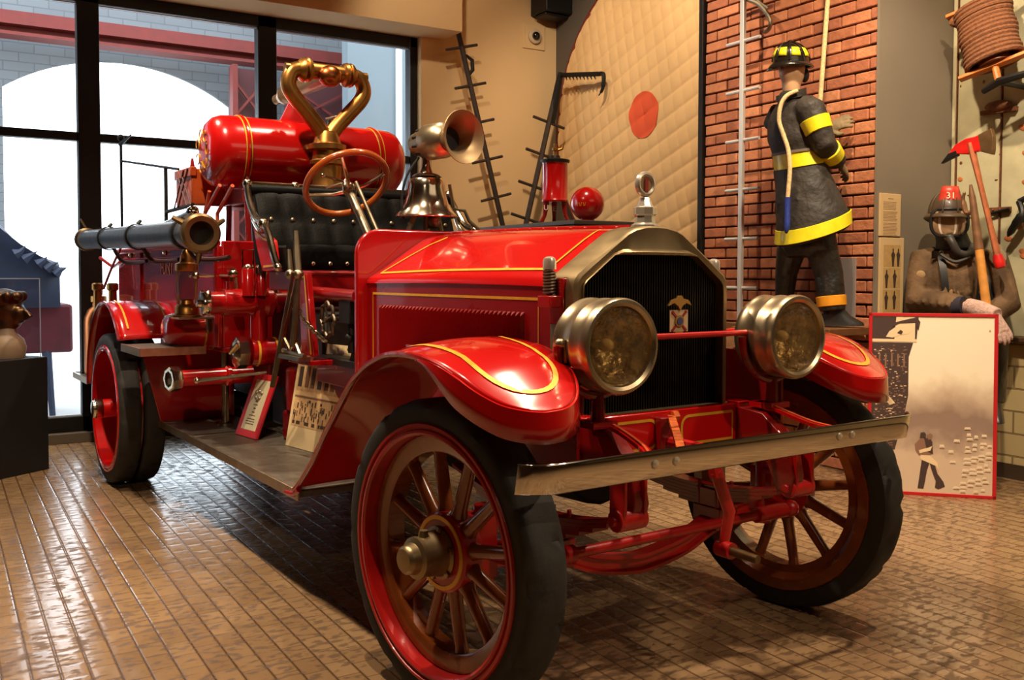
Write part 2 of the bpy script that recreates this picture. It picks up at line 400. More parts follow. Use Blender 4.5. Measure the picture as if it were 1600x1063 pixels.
# ------------------------------------------------------------------ the room
mb = MB().bx(-5.9, 6.5, -6, 5, -.1, 0); struct('floor', mb, FLOOR, o=(0, 0, 0), sm=None)
mb = MB().bx(-5.9, 6.5, -6, 5, 4.7, 4.8); struct('ceiling', mb, M('ceiling_paint', (120, 100, 76), .9), sm=None)
mb = MB().bx(-5.9, 6.5, -6.1, -5.5, 0, 4.7); struct('wall_right', mb, M('far_wall_brown', (96, 70, 48), .8), sm=None)
mb = MB().bx(6.0, 6.5, -6, 5, 0, 4.7); struct('wall_front', mb, M('far_wall_brown', 0), sm=None)
mb = MB(); mb.bx(-5.9, -5.6, 1.828, 5, 0, 4.7); mb.bx(-5.9, -5.6, -6, 1.828, 3.665, 4.7); mb.bx(-5.9, -5.6, -6, -4.3, 0, 3.665)
struct('wall_back', mb, CREAM, sm=None)
mb = MB().bx(-5.6, -5.22, -5.5, 2.075, 3.66, 4.7); struct('trim_1', mb, CREAM, sm=None)            # bulkhead over the window
mb = MB().bx(-5.6, -1.46, 3.4, 5, 0, 4.7); struct('wall_left', mb, DGREYW, sm=None)
mb = MB().bx(-1.46, -1.44, 3.19, 5, 0, 4.7); struct('wall_return', mb, GREYW, sm=None)
mb = MB().bx(-1.44, 6.0, 3.97, 5, 0, .93); struct('wall_left_lower', mb, CINDER, sm=None)
mb = MB().bx(-1.44, 6.0, 4.02, 5, .93, 4.7); struct('wall_left_upper', mb, GREYW, sm=None)
mb = MB().bx(-1.44, 6.0, 3.955, 3.97, 0, .1); struct('baseboard_left', mb, M('baseboard_brown', (72, 56, 40), .6), sm=None)
mb = MB().bx(-1.44, 6.0, 3.9, 4.02, .93, .96); struct('trim_2', mb, M('ledge_brown', (86, 64, 44), .6), sm=None, bev=.004)

# brick facing, one box per brick with a little tilt
mb = MB(); mb.bx(-3.11, -1.46, 3.222, 3.27, 0, 4.7, 4); mb.bx(-2.3, -1.46, 3.27, 3.4, 0, 4.7, 4)
bw, bh = .245, .0835; z = .0; row = 0
while z < 4.45:
    x = -3.115-(bw/2 if row % 2 else 0)
    while x < -1.45:
        x0, x1 = max(x+.006, -3.115), min(x+bw-.006, -1.442)
        if x1-x0 > .03:
            d = random.uniform(-.005, .005)
            mb.box(((x0+x1)/2, 3.222+d, z+bh/2), (x1-x0, .044, bh-.013), (random.uniform(-.02, .02), random.uniform(-.006, .006), random.uniform(-.02, .02)), random.choice([0, 0, 1, 1, 2, 3]))
        x += bw
    z += bh; row += 1
struct('wall_brick', mb, BRICKR+[MORTAR], sm=None, bev=.006)
mb = MB().bx(-3.17, -3.12, 3.17, 3.27, 0, 4.7); struct('trim_3', mb, BLACKP, sm=None, bev=.005)

# worn green steel doors on the right
mb = MB(); X0 = -1.44
for a, b in ((-1.435, -1.40), (-1.39, -1.07), (-1.06, -.70), (-.69, .2), (.21, 1.1), (1.11, 2.0)): mb.bx(a, b, 3.985, 4.03, .96, 4.4)
d1 = struct('door_1', mb, GREEN, sm=None, bev=.006)
mb = MB()
for x, z0, z1 in ((-1.395, .96, 4.4), (-1.065, .96, 2.8), (-.695, .96, 4.4)): mb.bx(x-.004, x+.004, 3.976, 3.99, z0, z1)
random.seed(4)
for i in range(26): mb.ball((random.uniform(-1.40, -.75), 3.984, random.uniform(1.2, 3.6)), (random.uniform(.004, .012), .003, random.uniform(.004, .014)), 8, 6)
struct('rust_seam', mb, RUSTB, parent=d1, sm=None)
mb = MB()
for x, z, w in ((-.86, 1.98, .06), (-.9, 2.35, .05), (-.88, 2.18, .04), (-.87, 1.75, .06), (-.86, 1.52, .07), (-.93, 1.7, .03), (-.89, 1.5, .03), (-1.0, 1.62, .03), (-1.36, 2.05, .02)):
    mb.ball((x, 3.983, z), (w, .003, .014+w*.15), 12, 6, rot=(0, .3, 0))
struct('rust_stain', mb, RUST, parent=d1)
mb = MB(); mb.bx(-1.13, -.98, 3.965, 3.985, 1.80, 1.835)
for x in (-1.1, -1.05, -1.0): mb.ball((x, 3.962, 1.818), .009, 8, 6)
struct('hinge', mb, RUSTB, parent=d1, bev=.003)
mb = MB(); mb.tube([(-.98, 3.96, 1.82), (-1.14, 3.955, 1.79)], [.012, .006], 8); struct('bolt', mb, BLACK, parent=d1)
mb = MB(); mb.bx(-1.2, -.95, 3.95, 3.985, 2.47, 2.5); mb.ball((-1.07, 3.95, 2.52), (.1, .03, .035), 12, 8)
struct('hinge', mb, RUSTB, parent=d1)

# window
mb = MB()
mul = [(-4.3, -4.2), (-2.68, -2.51), (-1.203, -1.035), (.268, .437), (1.752, 1.828)]
for a, b in mul: mb.bx(-5.80, -5.68, a, b, .06, 3.665)
mb.bx(-5.80, -5.68, -4.3, 1.828, 3.565, 3.665); mb.bx(-5.80, -5.68, -4.3, 1.828, .08, .205)
for (a, b), (c, d) in zip(mul, mul[1:]): mb.bx(-5.785, -5.695, b, c, 2.448, 2.518)
w1 = struct('window_1', mb, FRAMEB, sm=None, bev=.006)
mb = MB()
for (a, b), (c, d) in zip(mul, mul[1:]):
    mb.bx(-5.745, -5.739, b, c, 2.518, 3.565); mb.bx(-5.745, -5.739, b, c, .205, 2.448)
struct('window_glass', mb, GLASS, parent=w1, sm=None)
mb = MB().bx(-5.84, -5.6, -4.3, 1.828, 0, .08); struct('trim_4', mb, M('sill_grey', (92, 80, 66), .6), sm=None, bev=.004)
mb = MB()
for (a, b), (c, d) in zip(mul, mul[1:]):
    mb.bx(-5.72, -5.70, b+.004, c-.004, 3.55, 3.56); mb.bx(-5.72, -5.70, b+.004, c-.004, .207, .217)
struct('glazing_bead', mb, M('bead_white', (190, 200, 215), .4), parent=w1, sm=None)

# ------------------------------------------------------------------ outside
mb = MB().bx(-30, -5.9, -18, 18, -.25, -.12); struct('outside_ground', mb, EXTG, sm=None)
# arch wall
prof = []
cy, zc_, hw, rise = -.02, 3.75, 1.43, .46
R_ = (hw*hw+rise*rise)/(2*rise)
arc = [(cy+R_*sin(t), zc_+rise-R_+R_*cos(t)) for t in [lerp(-math.asin(hw/R_), math.asin(hw/R_), i/24) for i in range(25)]]
mb = MB()
y0, y1, zt = -9, 6., 8.
mb.prism([(-11, y0, -.2), (-11, cy-hw, -.2), (-11, cy-hw, zt), (-11, y0, zt)], (-.06, 0, 0))
mb.prism([(-11, cy+hw, -.2), (-11, y1, -.2), (-11, y1, zt), (-11, cy+hw, zt)], (-.06, 0, 0))
for (a, b), (c, d) in zip(arc, arc[1:]): mb.prism([(-11, a, b), (-11, c, d), (-11, c, zt), (-11, a, zt)], (-.06, 0, 0))
struct('outside_arch_wall', mb, EXTB, sm=None)
mb = MB(); mb.bx(-10.6, -10.4, -9, 2.9, 4.42, 4.58); mb.bx(-10.62, -10.58, -9, 2.9, 4.3, 4.42); mb.bx(-10.66, -10.36, -9, 2.9, 4.28, 4.32)
struct('outside_beam', mb, EXTR, sm=None)
for nm, a, b, zt_ in (('outside_column', 1.25, 1.72, 4.2), ('outside_column', 2.02, 2.95, 4.3)):
    mb = MB()
    for y in (a, b-.07): mb.bx(-10.35, -10.2, y, y+.07, -.15, zt_)
    z = 0.
    while z < zt_-.5:
        mb.tube([(-10.25, a+.03, z), (-10.25, b-.03, z+.5)], .022, 4); mb.tube([(-10.27, b-.03, z), (-10.27, a+.03, z+.5)], .022, 4); z += .5
    mb.bx(-10.4, -10.36, a, b, -.15, zt_-.02, 1)
    struct(nm, mb, [EXTR, M('outside_dark_red', (88, 46, 48), .8)], sm=None)
mb = MB(); mb.bx(-9.2, -9, 2.42, 7, -.2, 8, 0); mb.bx(-9.0, -8.97, 3.1, 3.18, -.2, 8, 1); struct('outside_side_wall', mb, [EXTP, M('outside_white_strip', (235, 240, 245), .8)], sm=None)
# dark covered vehicle parked outside
V = Thing('covered_cart', 'dark covered cart under navy sheeting parked outside the left window pane', 'cart', (-8.2, -2.0, -.12))
mb = MB(); rows = []
for i in range(15):
    y = lerp(-3.6, -1.12, i/14); h = interp([(-3.6, 2.1), (-2.2, 2.15), (-1.75, 1.98), (-1.4, 1.62), (-1.05, 1.45)], y)
    rows.append([Vector((-8.0-.9*k/8, y, h-.12*abs(sin(k*1.7+i))*.5 - .25*(k/8)**2)) for k in range(9)])
rows2 = [[Vector((-8.0, r[0].y, 1.02)), *r, Vector((-8.9, r[0].y, 1.02))] for r in rows]
mb.grid(rows2); V.part('tarpaulin', mb, TARP, solid=.03)
mb = MB(); random.seed(3)
for i in range(5):
    y = -1.1-i*.09+random.uniform(-.03, .03); mb.tube([(-7.97, y-.05, 1.36+.05*i), (-7.96, y, 1.41+.045*i), (-7.95, y+random.uniform(.03, .08), 1.43+.055*i)], [.06, .03, .002], 5)
V.part('fringe', mb, TARP)
mb = MB().bx(-8.8, -8.05, -3.5, -1.0, .55, 1.05); V.part('cart_body', mb, TARPR, bev=.03)
for y in (-1.25, -1.6, -2.0, -2.6):
    mb = MB().tube([(-8.1, y, .6), (-8.08, y+.03, .2), (-8.1, y+.05, -.12)], [.05, .035, .03], 8); V.part('leg', mb, TARP)
mb = MB(); mb.prism([(-7.4, -1.02, -.12), (-7.4, -.72, -.12), (-7.4, -.62, .75), (-7.4, -.85, .75)], (-.03, 0, 0))
single('sandwich_board', mb, M('board_white', (225, 222, 214), .6), 'pale leaning signboard standing outside the window behind the engine', 'sign', (-7.4, -.87, -.12), bev=.004)

# ------------------------------------------------------------------ plinth with bust
ang = math.atan2(-.32, .22)
T_ = Thing('display_plinth', 'black display plinth with clear glass case at the left edge', 'plinth', (-4.59, -1.55, 0))
ux, uy = Vector((cos(ang), sin(ang), 0)), Vector((-sin(ang), cos(ang), 0))      # along the front edge, away from us is -uy
def pl(a, b, z): return Vector((-4.59, -1.55, 0))+ux*a-uy*b+Vector((0, 0, z))
def plbox(mb, a0, a1, b0, b1, z0, z1, mi=0):
    mb.prism([pl(a0, b0, z0), pl(a1, b0, z0), pl(a1, b1, z0), pl(a0, b1, z0)], (0, 0, z1-z0), mi)
mb = MB(); plbox(mb, 0, .75, 0, .75, 0, .79); T_.part('plinth_body', mb, PLINTH, sm=None, bev=.006)
mb = MB()
for a0, a1, b0, b1, z0, z1 in ((.03, .72, .03, .036, .79, 1.33), (.03, .036, .03, .72, .79, 1.33), (.714, .72, .03, .72, .79, 1.33), (.03, .72, .714, .72, .79, 1.33), (.03, .72, .03, .72, 1.33, 1.336)): plbox(mb, a0, a1, b0, b1, z0, z1)
T_.part('glass_case', mb, GLASS, sm=None)
mb = MB()
for a, b in ((.03, .03), (.72, .03), (.03, .72)): mb.tube([pl(a, b, .79), pl(a, b, 1.335)], .004, 4)
mb.tube([pl(.03, .03, 1.335), pl(.72, .03, 1.335)], .004, 4); mb.tube([pl(.03, .03, 1.335), pl(.03, .72, 1.335)], .004, 4)
T_.part('case_edge', mb, M('acrylic_edge', (150, 165, 185), .3, 0), sm=None)
B = Thing('bust', 'bronze helmeted bust with pale bare shoulders inside the glass case', 'bust', pl(.17, .18, .79))
c = pl(.17, .18, 0)
mb = MB(); mb.loft([(c+Vector((0, 0, .79)), ux*.115, uy*.10), (c+Vector((0, 0, .86)), ux*.125, uy*.11), (c+Vector((0, 0, .92)), ux*.105, uy*.095), (c+Vector((0, 0, .955)), ux*.065, uy*.06), (c+Vector((0, 0, 1.02)), ux*.055, uy*.055)], 24)
B.part('shoulders', mb, STONE, sm=60)
mb = MB(); hc = c+Vector((0, 0, 1.10))
mb.ball(hc, (.085, .1, .12), 24, 16); mb.ball(hc+Vector((.05, .06, -.01)), (.05, .05, .06)); mb.tube([hc+Vector((.085, .09, .02)), hc+Vector((.115, .12, -.02)), hc+Vector((.09, .09, -.04))], [.012, .018, .01], 8)
mb.ball(hc+Vector((-.02, -.02, .07)), (.10, .11, .08)); mb.tube([hc+Vector((-.03, -.08, .02)), hc+Vector((-.02, -.1, -.02))], [.02, .012], 8)
for k in range(9):
    a = 2*PI*k/9; mb.ball(hc+Vector((.075*cos(a), .085*sin(a), .1)), .035, 10, 8)
for i in range(len(mb.v)): mb.v[i] = hc+(mb.v[i]-hc)*1.12
B.part('helmeted_head', mb, BRONZEB, remesh=.009)

# ------------------------------------------------------------------ back-left corner
def stick(mb, a, b, r): mb.tube([a, b], r, 8)
P1 = Thing('pompier_ladder', 'dark wooden single-pole ladder leaning against the cream wall behind the siren', 'ladder', (-5.40, 3.14, 0))
a, b = Vector((-5.40, 2.136, 3.674)), Vector((-5.40, 3.137, 0)); d = (b-a)
mb = MB(); stick(mb, a-d*.015, b, .026); P1.part('pole', mb, IRON)
for t in (.0585, .244, .424, .61, .80, .985, 1.17, 1.35, 1.53, 1.7, 1.85):
    c = a+d*t*.5238; mb = MB(); mb.tube([c-Vector((0, .17, .045)), c+Vector((0, .17, .045))], .014, 8); P1.part('rung', mb, IRON)
mb = MB(); c = a+d*.076; mb.tube([c+Vector((.0, .0, .10)), c+Vector((.02, .06, .05)), c+Vector((.02, .065, -.04)), c+Vector((0, .02, -.11))], [.012, .02, .02, .012], 8); P1.part('hook_rack', mb, BLACK)
P2 = Thing('pompier_ladder', 'dark hook-topped single-pole ladder leaning in the corner beside the quilted net', 'ladder', (-5.12, 2.24, 0))
a, b = Vector((-5.12, 3.12, 3.35)), Vector((-5.12, 2.24, 0)); d = b-a
mb = MB(); mb.tube([a, b], .027, 8); P2.part('pole', mb, IRON)
for t in (.30, .50, .70, .90, 1.1, 1.3, 1.5, 1.7, 1.9):
    c = a+d*t*.4776; mb = MB(); mb.tube([c+Vector((-.02, -.17, .05)), c+Vector((.02, .17, -.045))], .015, 8); P2.part('rung', mb, IRON)
mb = MB(); e = Vector((-4.52, 3.16, 3.26)); mb.tube([a, e], .024, 6); mb.tube(spline([e, e+Vector((.07, .0, -.02)), e+Vector((.06, 0, -.14)), e+Vector((.0, 0, -.2))], 5), [.022]*10+[.016]*3+[.006]*3, 6)
for k in range(9):
    c = a.lerp(e, .15+.09*k); mb.tube([c, c+Vector((.03, 0, -.055))], [.014, .004], 5)
mb.tube([a+Vector((.02, .0, .02)), a+Vector((0, -.06, -.3)), a+d*.143+Vector((0, .04, 0))], [.03, .045, .03], 6)
P2.part('hook', mb, BLACK)
# safety net
N = Thing('life_net', 'large round quilted cream canvas life net with an orange centre spot, leaning on the wall', 'net', (-3.98, 3.36, 1.4))
NR = 1.40; nc = Vector((-3.98, 3.30, 2.81)); na, nr = 56, 30; P = []
def puff(x, z):
    u = (x*.34-z*.94); v = x*.94+z*.20
    return .022*(abs(sin(u*PI/.165))**.28)*(.55+.45*abs(sin(v*PI/.125))**.3)
for i in range(221):
    row = []
    for j in range(221):
        x, z = -1+2*i/220, -1+2*j/220
        # square to disc
        dx, dz = x*sqrt(1-z*z/2), z*sqrt(1-x*x/2); X, Z = dx*NR, dz*NR
        row.append(nc+Vector((X, -puff(X, Z)-.02*(1-dx*dx-dz*dz), Z)))
    P.append(row)
mb = MB().grid(P); N.part('canvas', mb, NETM, recalc=True, sm=80)
mb = MB().ring(nc+Vector((0, .01, 0)), (0, 1, 0), NR+.015, .03, 72, 8); N.part('rim', mb, NETR)
P = []
for i in range(13):
    row = []
    for j in range(48):
        r = .205*i/12; t = 2*PI*j/48; X, Z = r*cos(t)*(1+.04*sin(3*t)), r*sin(t)*1.02; row.append(nc+Vector((X, -puff(X, Z)-.026, Z)))
    P.append(row)
mb = MB().grid(P, cv=True); N.part('centre_spot', mb, NETDOT, sm=80)
# camera dome + speaker
CD = Thing('security_camera', 'small dome security camera on a square plate on the cream wall', 'camera', (-5.6, 3.113, 3.826))
mb = MB().bx(-5.6, -5.585, 2.98, 3.25, 3.70, 3.95); CD.part('plate', mb, CREAM, bev=.004)
mb = MB().lathe([(.075, 0), (.075, .03), (.06, .04)], (-5.585, 3.113, 3.826), (1, 0, 0), 24); CD.part('housing', mb, M('camera_beige', (200, 180, 150), .5))
mb = MB().ball((-5.545, 3.113, 3.826), (.04, .045, .045)); CD.part('dome', mb, M('smoked_dome', (20, 18, 18), .08, 0, 1))
mb = MB().bx(-5.6, -5.3, 3.08, 3.4, 4.03, 4.5); mb.bx(-5.55, -5.35, 3.1, 3.38, 4.0, 4.03)
single('loudspeaker', mb, BLACKP, 'black box loudspeaker high in the far corner', 'speaker', (-5.45, 3.24, 4.0), bev=.01)

# grey plinth behind the engine, with can and ball
mb = MB(); mb.bx(-4.75, -3.23, 1.98, 2.75, 0, 1.755); mb.bx(-4.77, -3.21, 1.96, 2.77, 1.755, 1.79)
single('display_stand', mb, PLG, 'tall grey display stand behind the engine hood', 'stand', (-4.0, 2.36, 0), bev=.006)
c = Vector((-3.83, 2.2, 0)); zb = 1.795
K = Thing('oil_lamp', 'red can-shaped lamp with brass burner on flared lettered legs on the grey stand', 'lamp', (c.x, c.y, zb))
mb = MB().lathe([(.10, .175), (.112, .178), (.115, .19), (.108, .2), (.108, .49), (.113, .50), (.113, .515), (.10, .52)], (c.x, c.y, zb), (0, 0, 1), 32); K.part('tank', mb, RED)
mb = MB().lathe([(.118, .50), (.122, .51), (.122, .525), (.1, .53), (.045, .54), (.04, .56), (.0, .562)], (c.x, c.y, zb), (0, 0, 1), 32); K.part('lid', mb, BLACK)
mb = MB(); mb.lathe([(.016, .555), (.016, .60), (.026, .605), (.026, .625), (.012, .63), (.012, .66)], (c.x, c.y, zb), (0, 0, 1), 16); mb.tube([(c.x, c.y, zb+.6), (c.x+.03, c.y+.05, zb+.62), (c.x+.03, c.y+.06, zb+.65)], .012, 8); K.part('burner', mb, BRASS)
for k in range(3):
    a = 2*PI*k/3+2.6; dx, dy = cos(a), sin(a)
    mb = MB(); mb.tube([(c.x+dx*q, c.y+dy*q, zb+h) for q, h in ((.085, .19), (.088, .12), (.10, .06), (.135, .0))], [.03, .024, .017, .02], 8, sq=(1, .7))
    lg = K.part('leg', mb, DRED)
    if k < 2:
        y = Vector((0, 0, 1)); x = Vector((.52, .855, 0))
        mt = text_mb(('E', 'U')[k], .06, .002, frame(Vector((c.x+dx*.088, c.y+dy*.088, zb+.125))+Vector((.855, -.52, 0))*.032, x, y)); K.part('letter', mt, WHITE, parent=lg, sm=None)
c2 = Vector((-3.37, 2.2, zb+.135))
G = Thing('glass_ball', 'glossy round red ball with faded gold lettering on the grey stand', 'ball', (c2.x, c2.y, zb))
mb = MB().ball(c2, .135, 40, 24); mb.lathe([(.06, -.135), (.06, -.128), (.04, -.12)], c2, (0, 0, 1), 24); G.part('globe', mb, RED, sm=80)
mb = MB(); x = Vector((.52, .855, 0)); n_ = Vector((.855, -.52, 0))
for k, (u, hh) in enumerate(((-.085, .03), (-.07, .03), (-.058, .03), (-.04, .03), (-.028, .03))):
    q = n_*sqrt(.137**2-u*u-.0004)+x*u+Vector((0, 0, -.012)); mb.box(c2+q, (.004, .006, hh), (0, .2*(-1)**k, math.atan2(x.y, x.x)))
G.part('lettering', mb, GOLD, sm=None)

# ------------------------------------------------------------------ signs on the return wall
def card(name, label, y0, y1, z0, z1, th=.014):
    t = Thing(name, label, 'sign', (-1.44, (y0+y1)/2, z0))
    mb = MB().bx(-1.44, -1.44+th, y0, y1, z0, z1); t.part('board', mb, M('sign_board', (206, 176, 128), .6), sm=None, bev=.002); return t
t = card('information_sign', 'small cream text panel at head height beside the brick wall', 3.21, 3.425, 1.635, 1.922)
mb = MB(); z = 1.885; random.seed(5); mb.bx(-1.4265, -1.4255, 3.29, 3.345, z, z+.005); z -= .022
for k in range(22):
    if k in (6, 13): z -= .008
    mb.bx(-1.4265, -1.4255, 3.24, 3.39-random.uniform(0, .02), z, z+.004); z -= .0098
t.part('text_lines', mb, CARDM, sm=None)
t = card('uniform_print', 'tall cream panel with six small dark figures below the text panel', 3.215, 3.465, 1.08, 1.625)
mb = MB().bx(-1.4265, -1.4255, 3.25, 3.43, 1.12, 1.575); t.part('print', mb, M('sign_print', (182, 148, 92), .7, noise=(30, .12)), sm=None)
mb = MB()
for y, z in ((3.35, 1.49), (3.405, 1.49), (3.285, 1.345), (3.37, 1.345), (3.285, 1.2), (3.37, 1.2)):
    w = .021
    mb.prism([(-1.4255, y+a, z+b) for a, b in ((-w*.4, -.06), (w*.4, -.06), (w*.7, 0), (w, .02), (w*.3, .04), (w*.35, .055), (0, .066), (-w*.35, .055), (-w*.3, .04), (-w, .02), (-w*.7, 0))], (.001, 0, 0))
t.part('figure', mb, CARDI, sm=None)
mb = MB().bx(-1.4255, -1.425, 3.25, 3.43, 1.42, 1.423); mb.bx(-1.4255, -1.425, 3.25, 3.43, 1.275, 1.278); t.part('divider', mb, CARDW, sm=None)

# ------------------------------------------------------------------ poster
Lp, Rp = Vector((-1.17, 2.79, 0)), Vector((-.638, 3.31, 0)); dx = (Rp-Lp).normalized(); nn = Vector((dx.y, -dx.x, 0)); W = (Rp-Lp).length
lean = .03
PO = Thing('rescue_poster', 'large red-framed sepia poster of smoke and rescue standing on the floor at right', 'poster', (Lp+Rp)/2)
def pp(u, z, d=0): return Lp+dx*u+Vector((0, 0, z))-nn*(lean*z)+nn*d
H = 1.135; H0 = .0
def slab(mb, u0, u1, z0, z1, d0, d1, mi=0):
    mb.prism([pp(u0, z0, d0), pp(u1, z0, d0), pp(u1, z1, d0), pp(u0, z1, d0)], nn*(d1-d0), mi)
mb = MB()
for u0, u1, z0, z1 in ((0, W, 0, .02), (0, W, H-.02, H), (0, .02, 0, H), (W-.022, W, 0, H)): slab(mb, u0, u1, z0, z1, -.012, .006)
PO.part('frame', mb, SIGNR, sm=None, bev=.002)
mb = MB(); slab(mb, .018, W-.02, .018, H-.018, -.008, 0); PO.part('photo', mb, POSTERM, sm=None)
def poly(mb, pts, d=.0012, mi=0): mb.prism([pp(u, z, .0003) for u, z in pts], nn*d, mi)
mb = MB()                                                           # dark building at the left
poly(mb, [(.02, .28), (.16, .28), (.21, .48), (.235, .62), (.235, .86), (.26, .95), (.02, .95)], mi=0)
poly(mb, [(.02, .97), (.28, .97), (.29, 1.11), (.02, 1.11)], mi=0)
poly(mb, [(.02, .955), (.28, .955), (.28, .972), (.02, .972)], .002, 1)
poly(mb, [(.15, .972), (.27, .972), (.27, 1.11), (.16, 1.11)], .002, 1)
random.seed(9)
for k in range(330):
    u, z = random.uniform(.03, .215), random.uniform(.30, .93); w = random.uniform(.006, .016)
    if z < .5 and u > .15+.3*(z-.3): continue
    poly(mb, [(u, z), (u+w, z), (u+w, z+.005), (u, z+.005)], .002, random.choice([2, 2, 2, 1]))
for k in range(9): u = .06+.018*k; poly(mb, [(u, .80), (u+.009, .80), (u+.009, .88), (u, .88)], .0022, 0 if k % 2 else 2)
for k in range(16):
    a = .5+k*.05; u0, z0 = .12+.08*cos(a+1), .5+.12*sin(a); poly(mb, [(u0, z0), (u0+.03, z0+.012), (u0+.03, z0+.02), (u0, z0+.012)], .0024, 1)
PO.part('building', mb, [M('photo_dark', (70, 50, 44), .7), M('photo_light', (236, 208, 164), .7), M('photo_mid', (140, 104, 82), .7)], sm=None)
mb = MB()                                                           # person lying on the ledge above
poly(mb, [(.10, .985), (.14, .98), (.19, 1.0), (.23, 1.005), (.25, 1.03), (.25, 1.05), (.2, 1.055), (.16, 1.05), (.12, 1.02)], .003, 1)
poly(mb, [(.14, 1.05), (.18, 1.07), (.27, 1.075), (.29, 1.03), (.30, 1.08), (.28, 1.11), (.2, 1.09), (.15, 1.075)], .0035, 0)
poly(mb, [(.165, 1.01), (.185, 1.03), (.2, 1.02), (.19, 1.0)], .004, 0)
PO.part('lying_figure', mb, [M('photo_dark', 0), M('photo_light', 0)], sm=None)
mb = MB()                                                           # two people holding each other
ox, oz = .33, .045
def fp(pts, d, mi): poly(mb, [(ox+u*.95, oz+z*.95) for u, z in pts], d, mi)
fp([(-.035, 0), (.0, .0), (.01, .05), (.02, .12), (.035, .17), (.03, .2), (-.01, .2), (-.02, .12)], .002, 0)
fp([(.09, .0), (.13, .02), (.12, .05), (.085, .1), (.06, .18), (.03, .19), (.05, .12), (.075, .05), (.07, .01)], .002, 0)
fp([(-.02, .19), (.03, .17), (.075, .15), (.09, .12), (.085, .17), (.045, .21), (.02, .24), (-.02, .24)], .0025, 1)
fp([(-.03, .22), (.04, .22), (.05, .29), (.03, .33), (-.02, .33), (-.055, .29), (-.05, .25)], .003, 2)
fp([(.02, .24), (.055, .23), (.05, .31), (.03, .33), (.0, .33)], .0035, 0)
fp([(-.025, .23), (.04, .25), (.05, .28), (.03, .27), (-.03, .25)], .004, 1)
fp([(-.025, .33), (.01, .33), (.012, .355), (.0, .37), (-.02, .365)], .004, 0)
fp([(.025, .32), (.045, .325), (.05, .355), (.035, .365), (.02, .35)], .004, 2)
PO.part('embracing_figures', mb, [M('photo_dark', 0), M('photo_light', 0), M('photo_mid', 0)], sm=None)
mb = MB(); random.seed(12)
for k in range(46):
    if k < 40: u, z = .54+.16*((k*37) % 19)/19, .03+.36*((k*23) % 29)/29
    else: u, z = ((.5, .34), (.47, .27), (.42, .30), (.5, .05), (.48, .21), (.56, .42))[k-40]
    w, h = random.uniform(.022, .045), random.uniform(.014, .022)
    if u+w > W-.025: continue
    mb = MB(); poly(mb, [(u, z), (u+w, z), (u+w*.9, z+h), (u+w*.1, z+h)], .002, 0); poly(mb, [(u+w*.1, z), (u+w*.9, z), (u+w*.9, z+h*.45), (u+w*.1, z+h*.4)], .0026, random.choice([1, 2]))
    PO.part('street_car', mb, [M('photo_pale', (232, 212, 180), .7), M('photo_tan', (204, 176, 146), .7), M('photo_tan2', (186, 158, 130), .7)], sm=None)
mb = MB(); slab(mb, W*.72, W*.8, 0, .8, -.10, -.014); PO.part('easel_strut', mb, M('board_brown', (112, 84, 54), .7), sm=None)

# ------------------------------------------------------------------ silver ladder, reel
SL = Thing('pompier_ladder', 'slim silver single-pole ladder standing upright in front of the brick wall', 'ladder', (-2.50, 3.02, 0))
mb = MB().bx(-2.535, -2.495, 3.0, 3.03, 0, 4.3); SL.part('pole', mb, ALUP, bev=.004)
z = .9
while z < 4.0:
    mb = MB(); mb.tube([(-2.685, 3.02, z), (-2.345, 3.02, z)], .0135, 8); SL.part('rung', mb, ALUP); z += .372
mb = MB(); mb.tube(spline([(-2.515, 3.03, 3.45), (-2.40, 3.06, 3.38), (-2.31, 3.08, 3.26), (-2.315, 3.08, 3.19), (-2.36, 3.08, 3.17)], 5), .016, 8); mb.tube([(-2.515, 3.03, 3.5), (-2.33, 3.08, 3.34)], .012, 8)
SL.part('hook', mb, CHDULL)

RL = Thing('rope_reel', 'wooden reel wound with brown rope mounted high on the green doors', 'reel', (-1.1, 3.97, 2.9))
e = Vector((.22, -.16, -.42)).normalized()        # reel axis as seen: top left to lower right, toward us
top = Vector((-1.10, 3.78, 3.185)); bot = Vector((-.945, 3.70, 2.735)); ax = (bot-top).normalized(); L_ = (bot-top).length
side = Vector((.86, .28, .32)); side = (side-ax*side.dot(ax)).normalized(); dep = ax.cross(side)
mb = MB(); n = 14*24; pts = []
for i in range(n+1):
    t = i/n; a = 2*PI*14*t; r = .163+.006*sin(5*t*PI); pts.append(top+ax*(L_*(.04+.92*t))+(side*cos(a)+dep*sin(a)*.55)*r)
mb.tube(pts, .0185, 8); RL.part('rope', mb, ROPEB)
for q, nm in ((top-ax*.0, 'flange'), (bot+ax*.0, 'flange')):
    mb = MB(); i0 = 0
    mb.add([q+side*a*.225+(dep+Vector((-.0, 0, -.0)))*b*.028+ax*c_*.012 for a in (-1, 1) for b in (-1, 1) for c_ in (-1, 1)], [(0, 1, 3, 2), (4, 6, 7, 5), (0, 4, 5, 1), (2, 3, 7, 6), (0, 2, 6, 4), (1, 5, 7, 3)])
    RL.part(nm, mb, WOODV if 0 else M('reel_wood', (198, 116, 48), .5, noise=(14, .2)), bev=.004)
mb = MB(); mb.tube([top-ax*.10, bot+ax*.12], .022, 10); RL.part('spindle', mb, M('reel_wood', 0))
mb = MB(); mb.loft([(top+ax*(L_*.02), side*.1, dep*.07), (bot-ax*(L_*.02), side*.1, dep*.07)], 16); RL.part('core', mb, WOODD)
mb = MB(); q = bot+ax*.12; mb.tube([q+Vector((-.12, .03, -.04)), q, q+Vector((.3, .1, .06))], [.02, .028, .02], 8); mb.tube([q, (q.x, 3.98, q.z)], .022, 8)
RL.part('bracket', mb, BLACK)
mb = MB(); mb.tube([top-ax*.10, (top.x-.05, 3.98, top.z+.1)], .022, 8); RL.part('bracket', mb, BLACK)
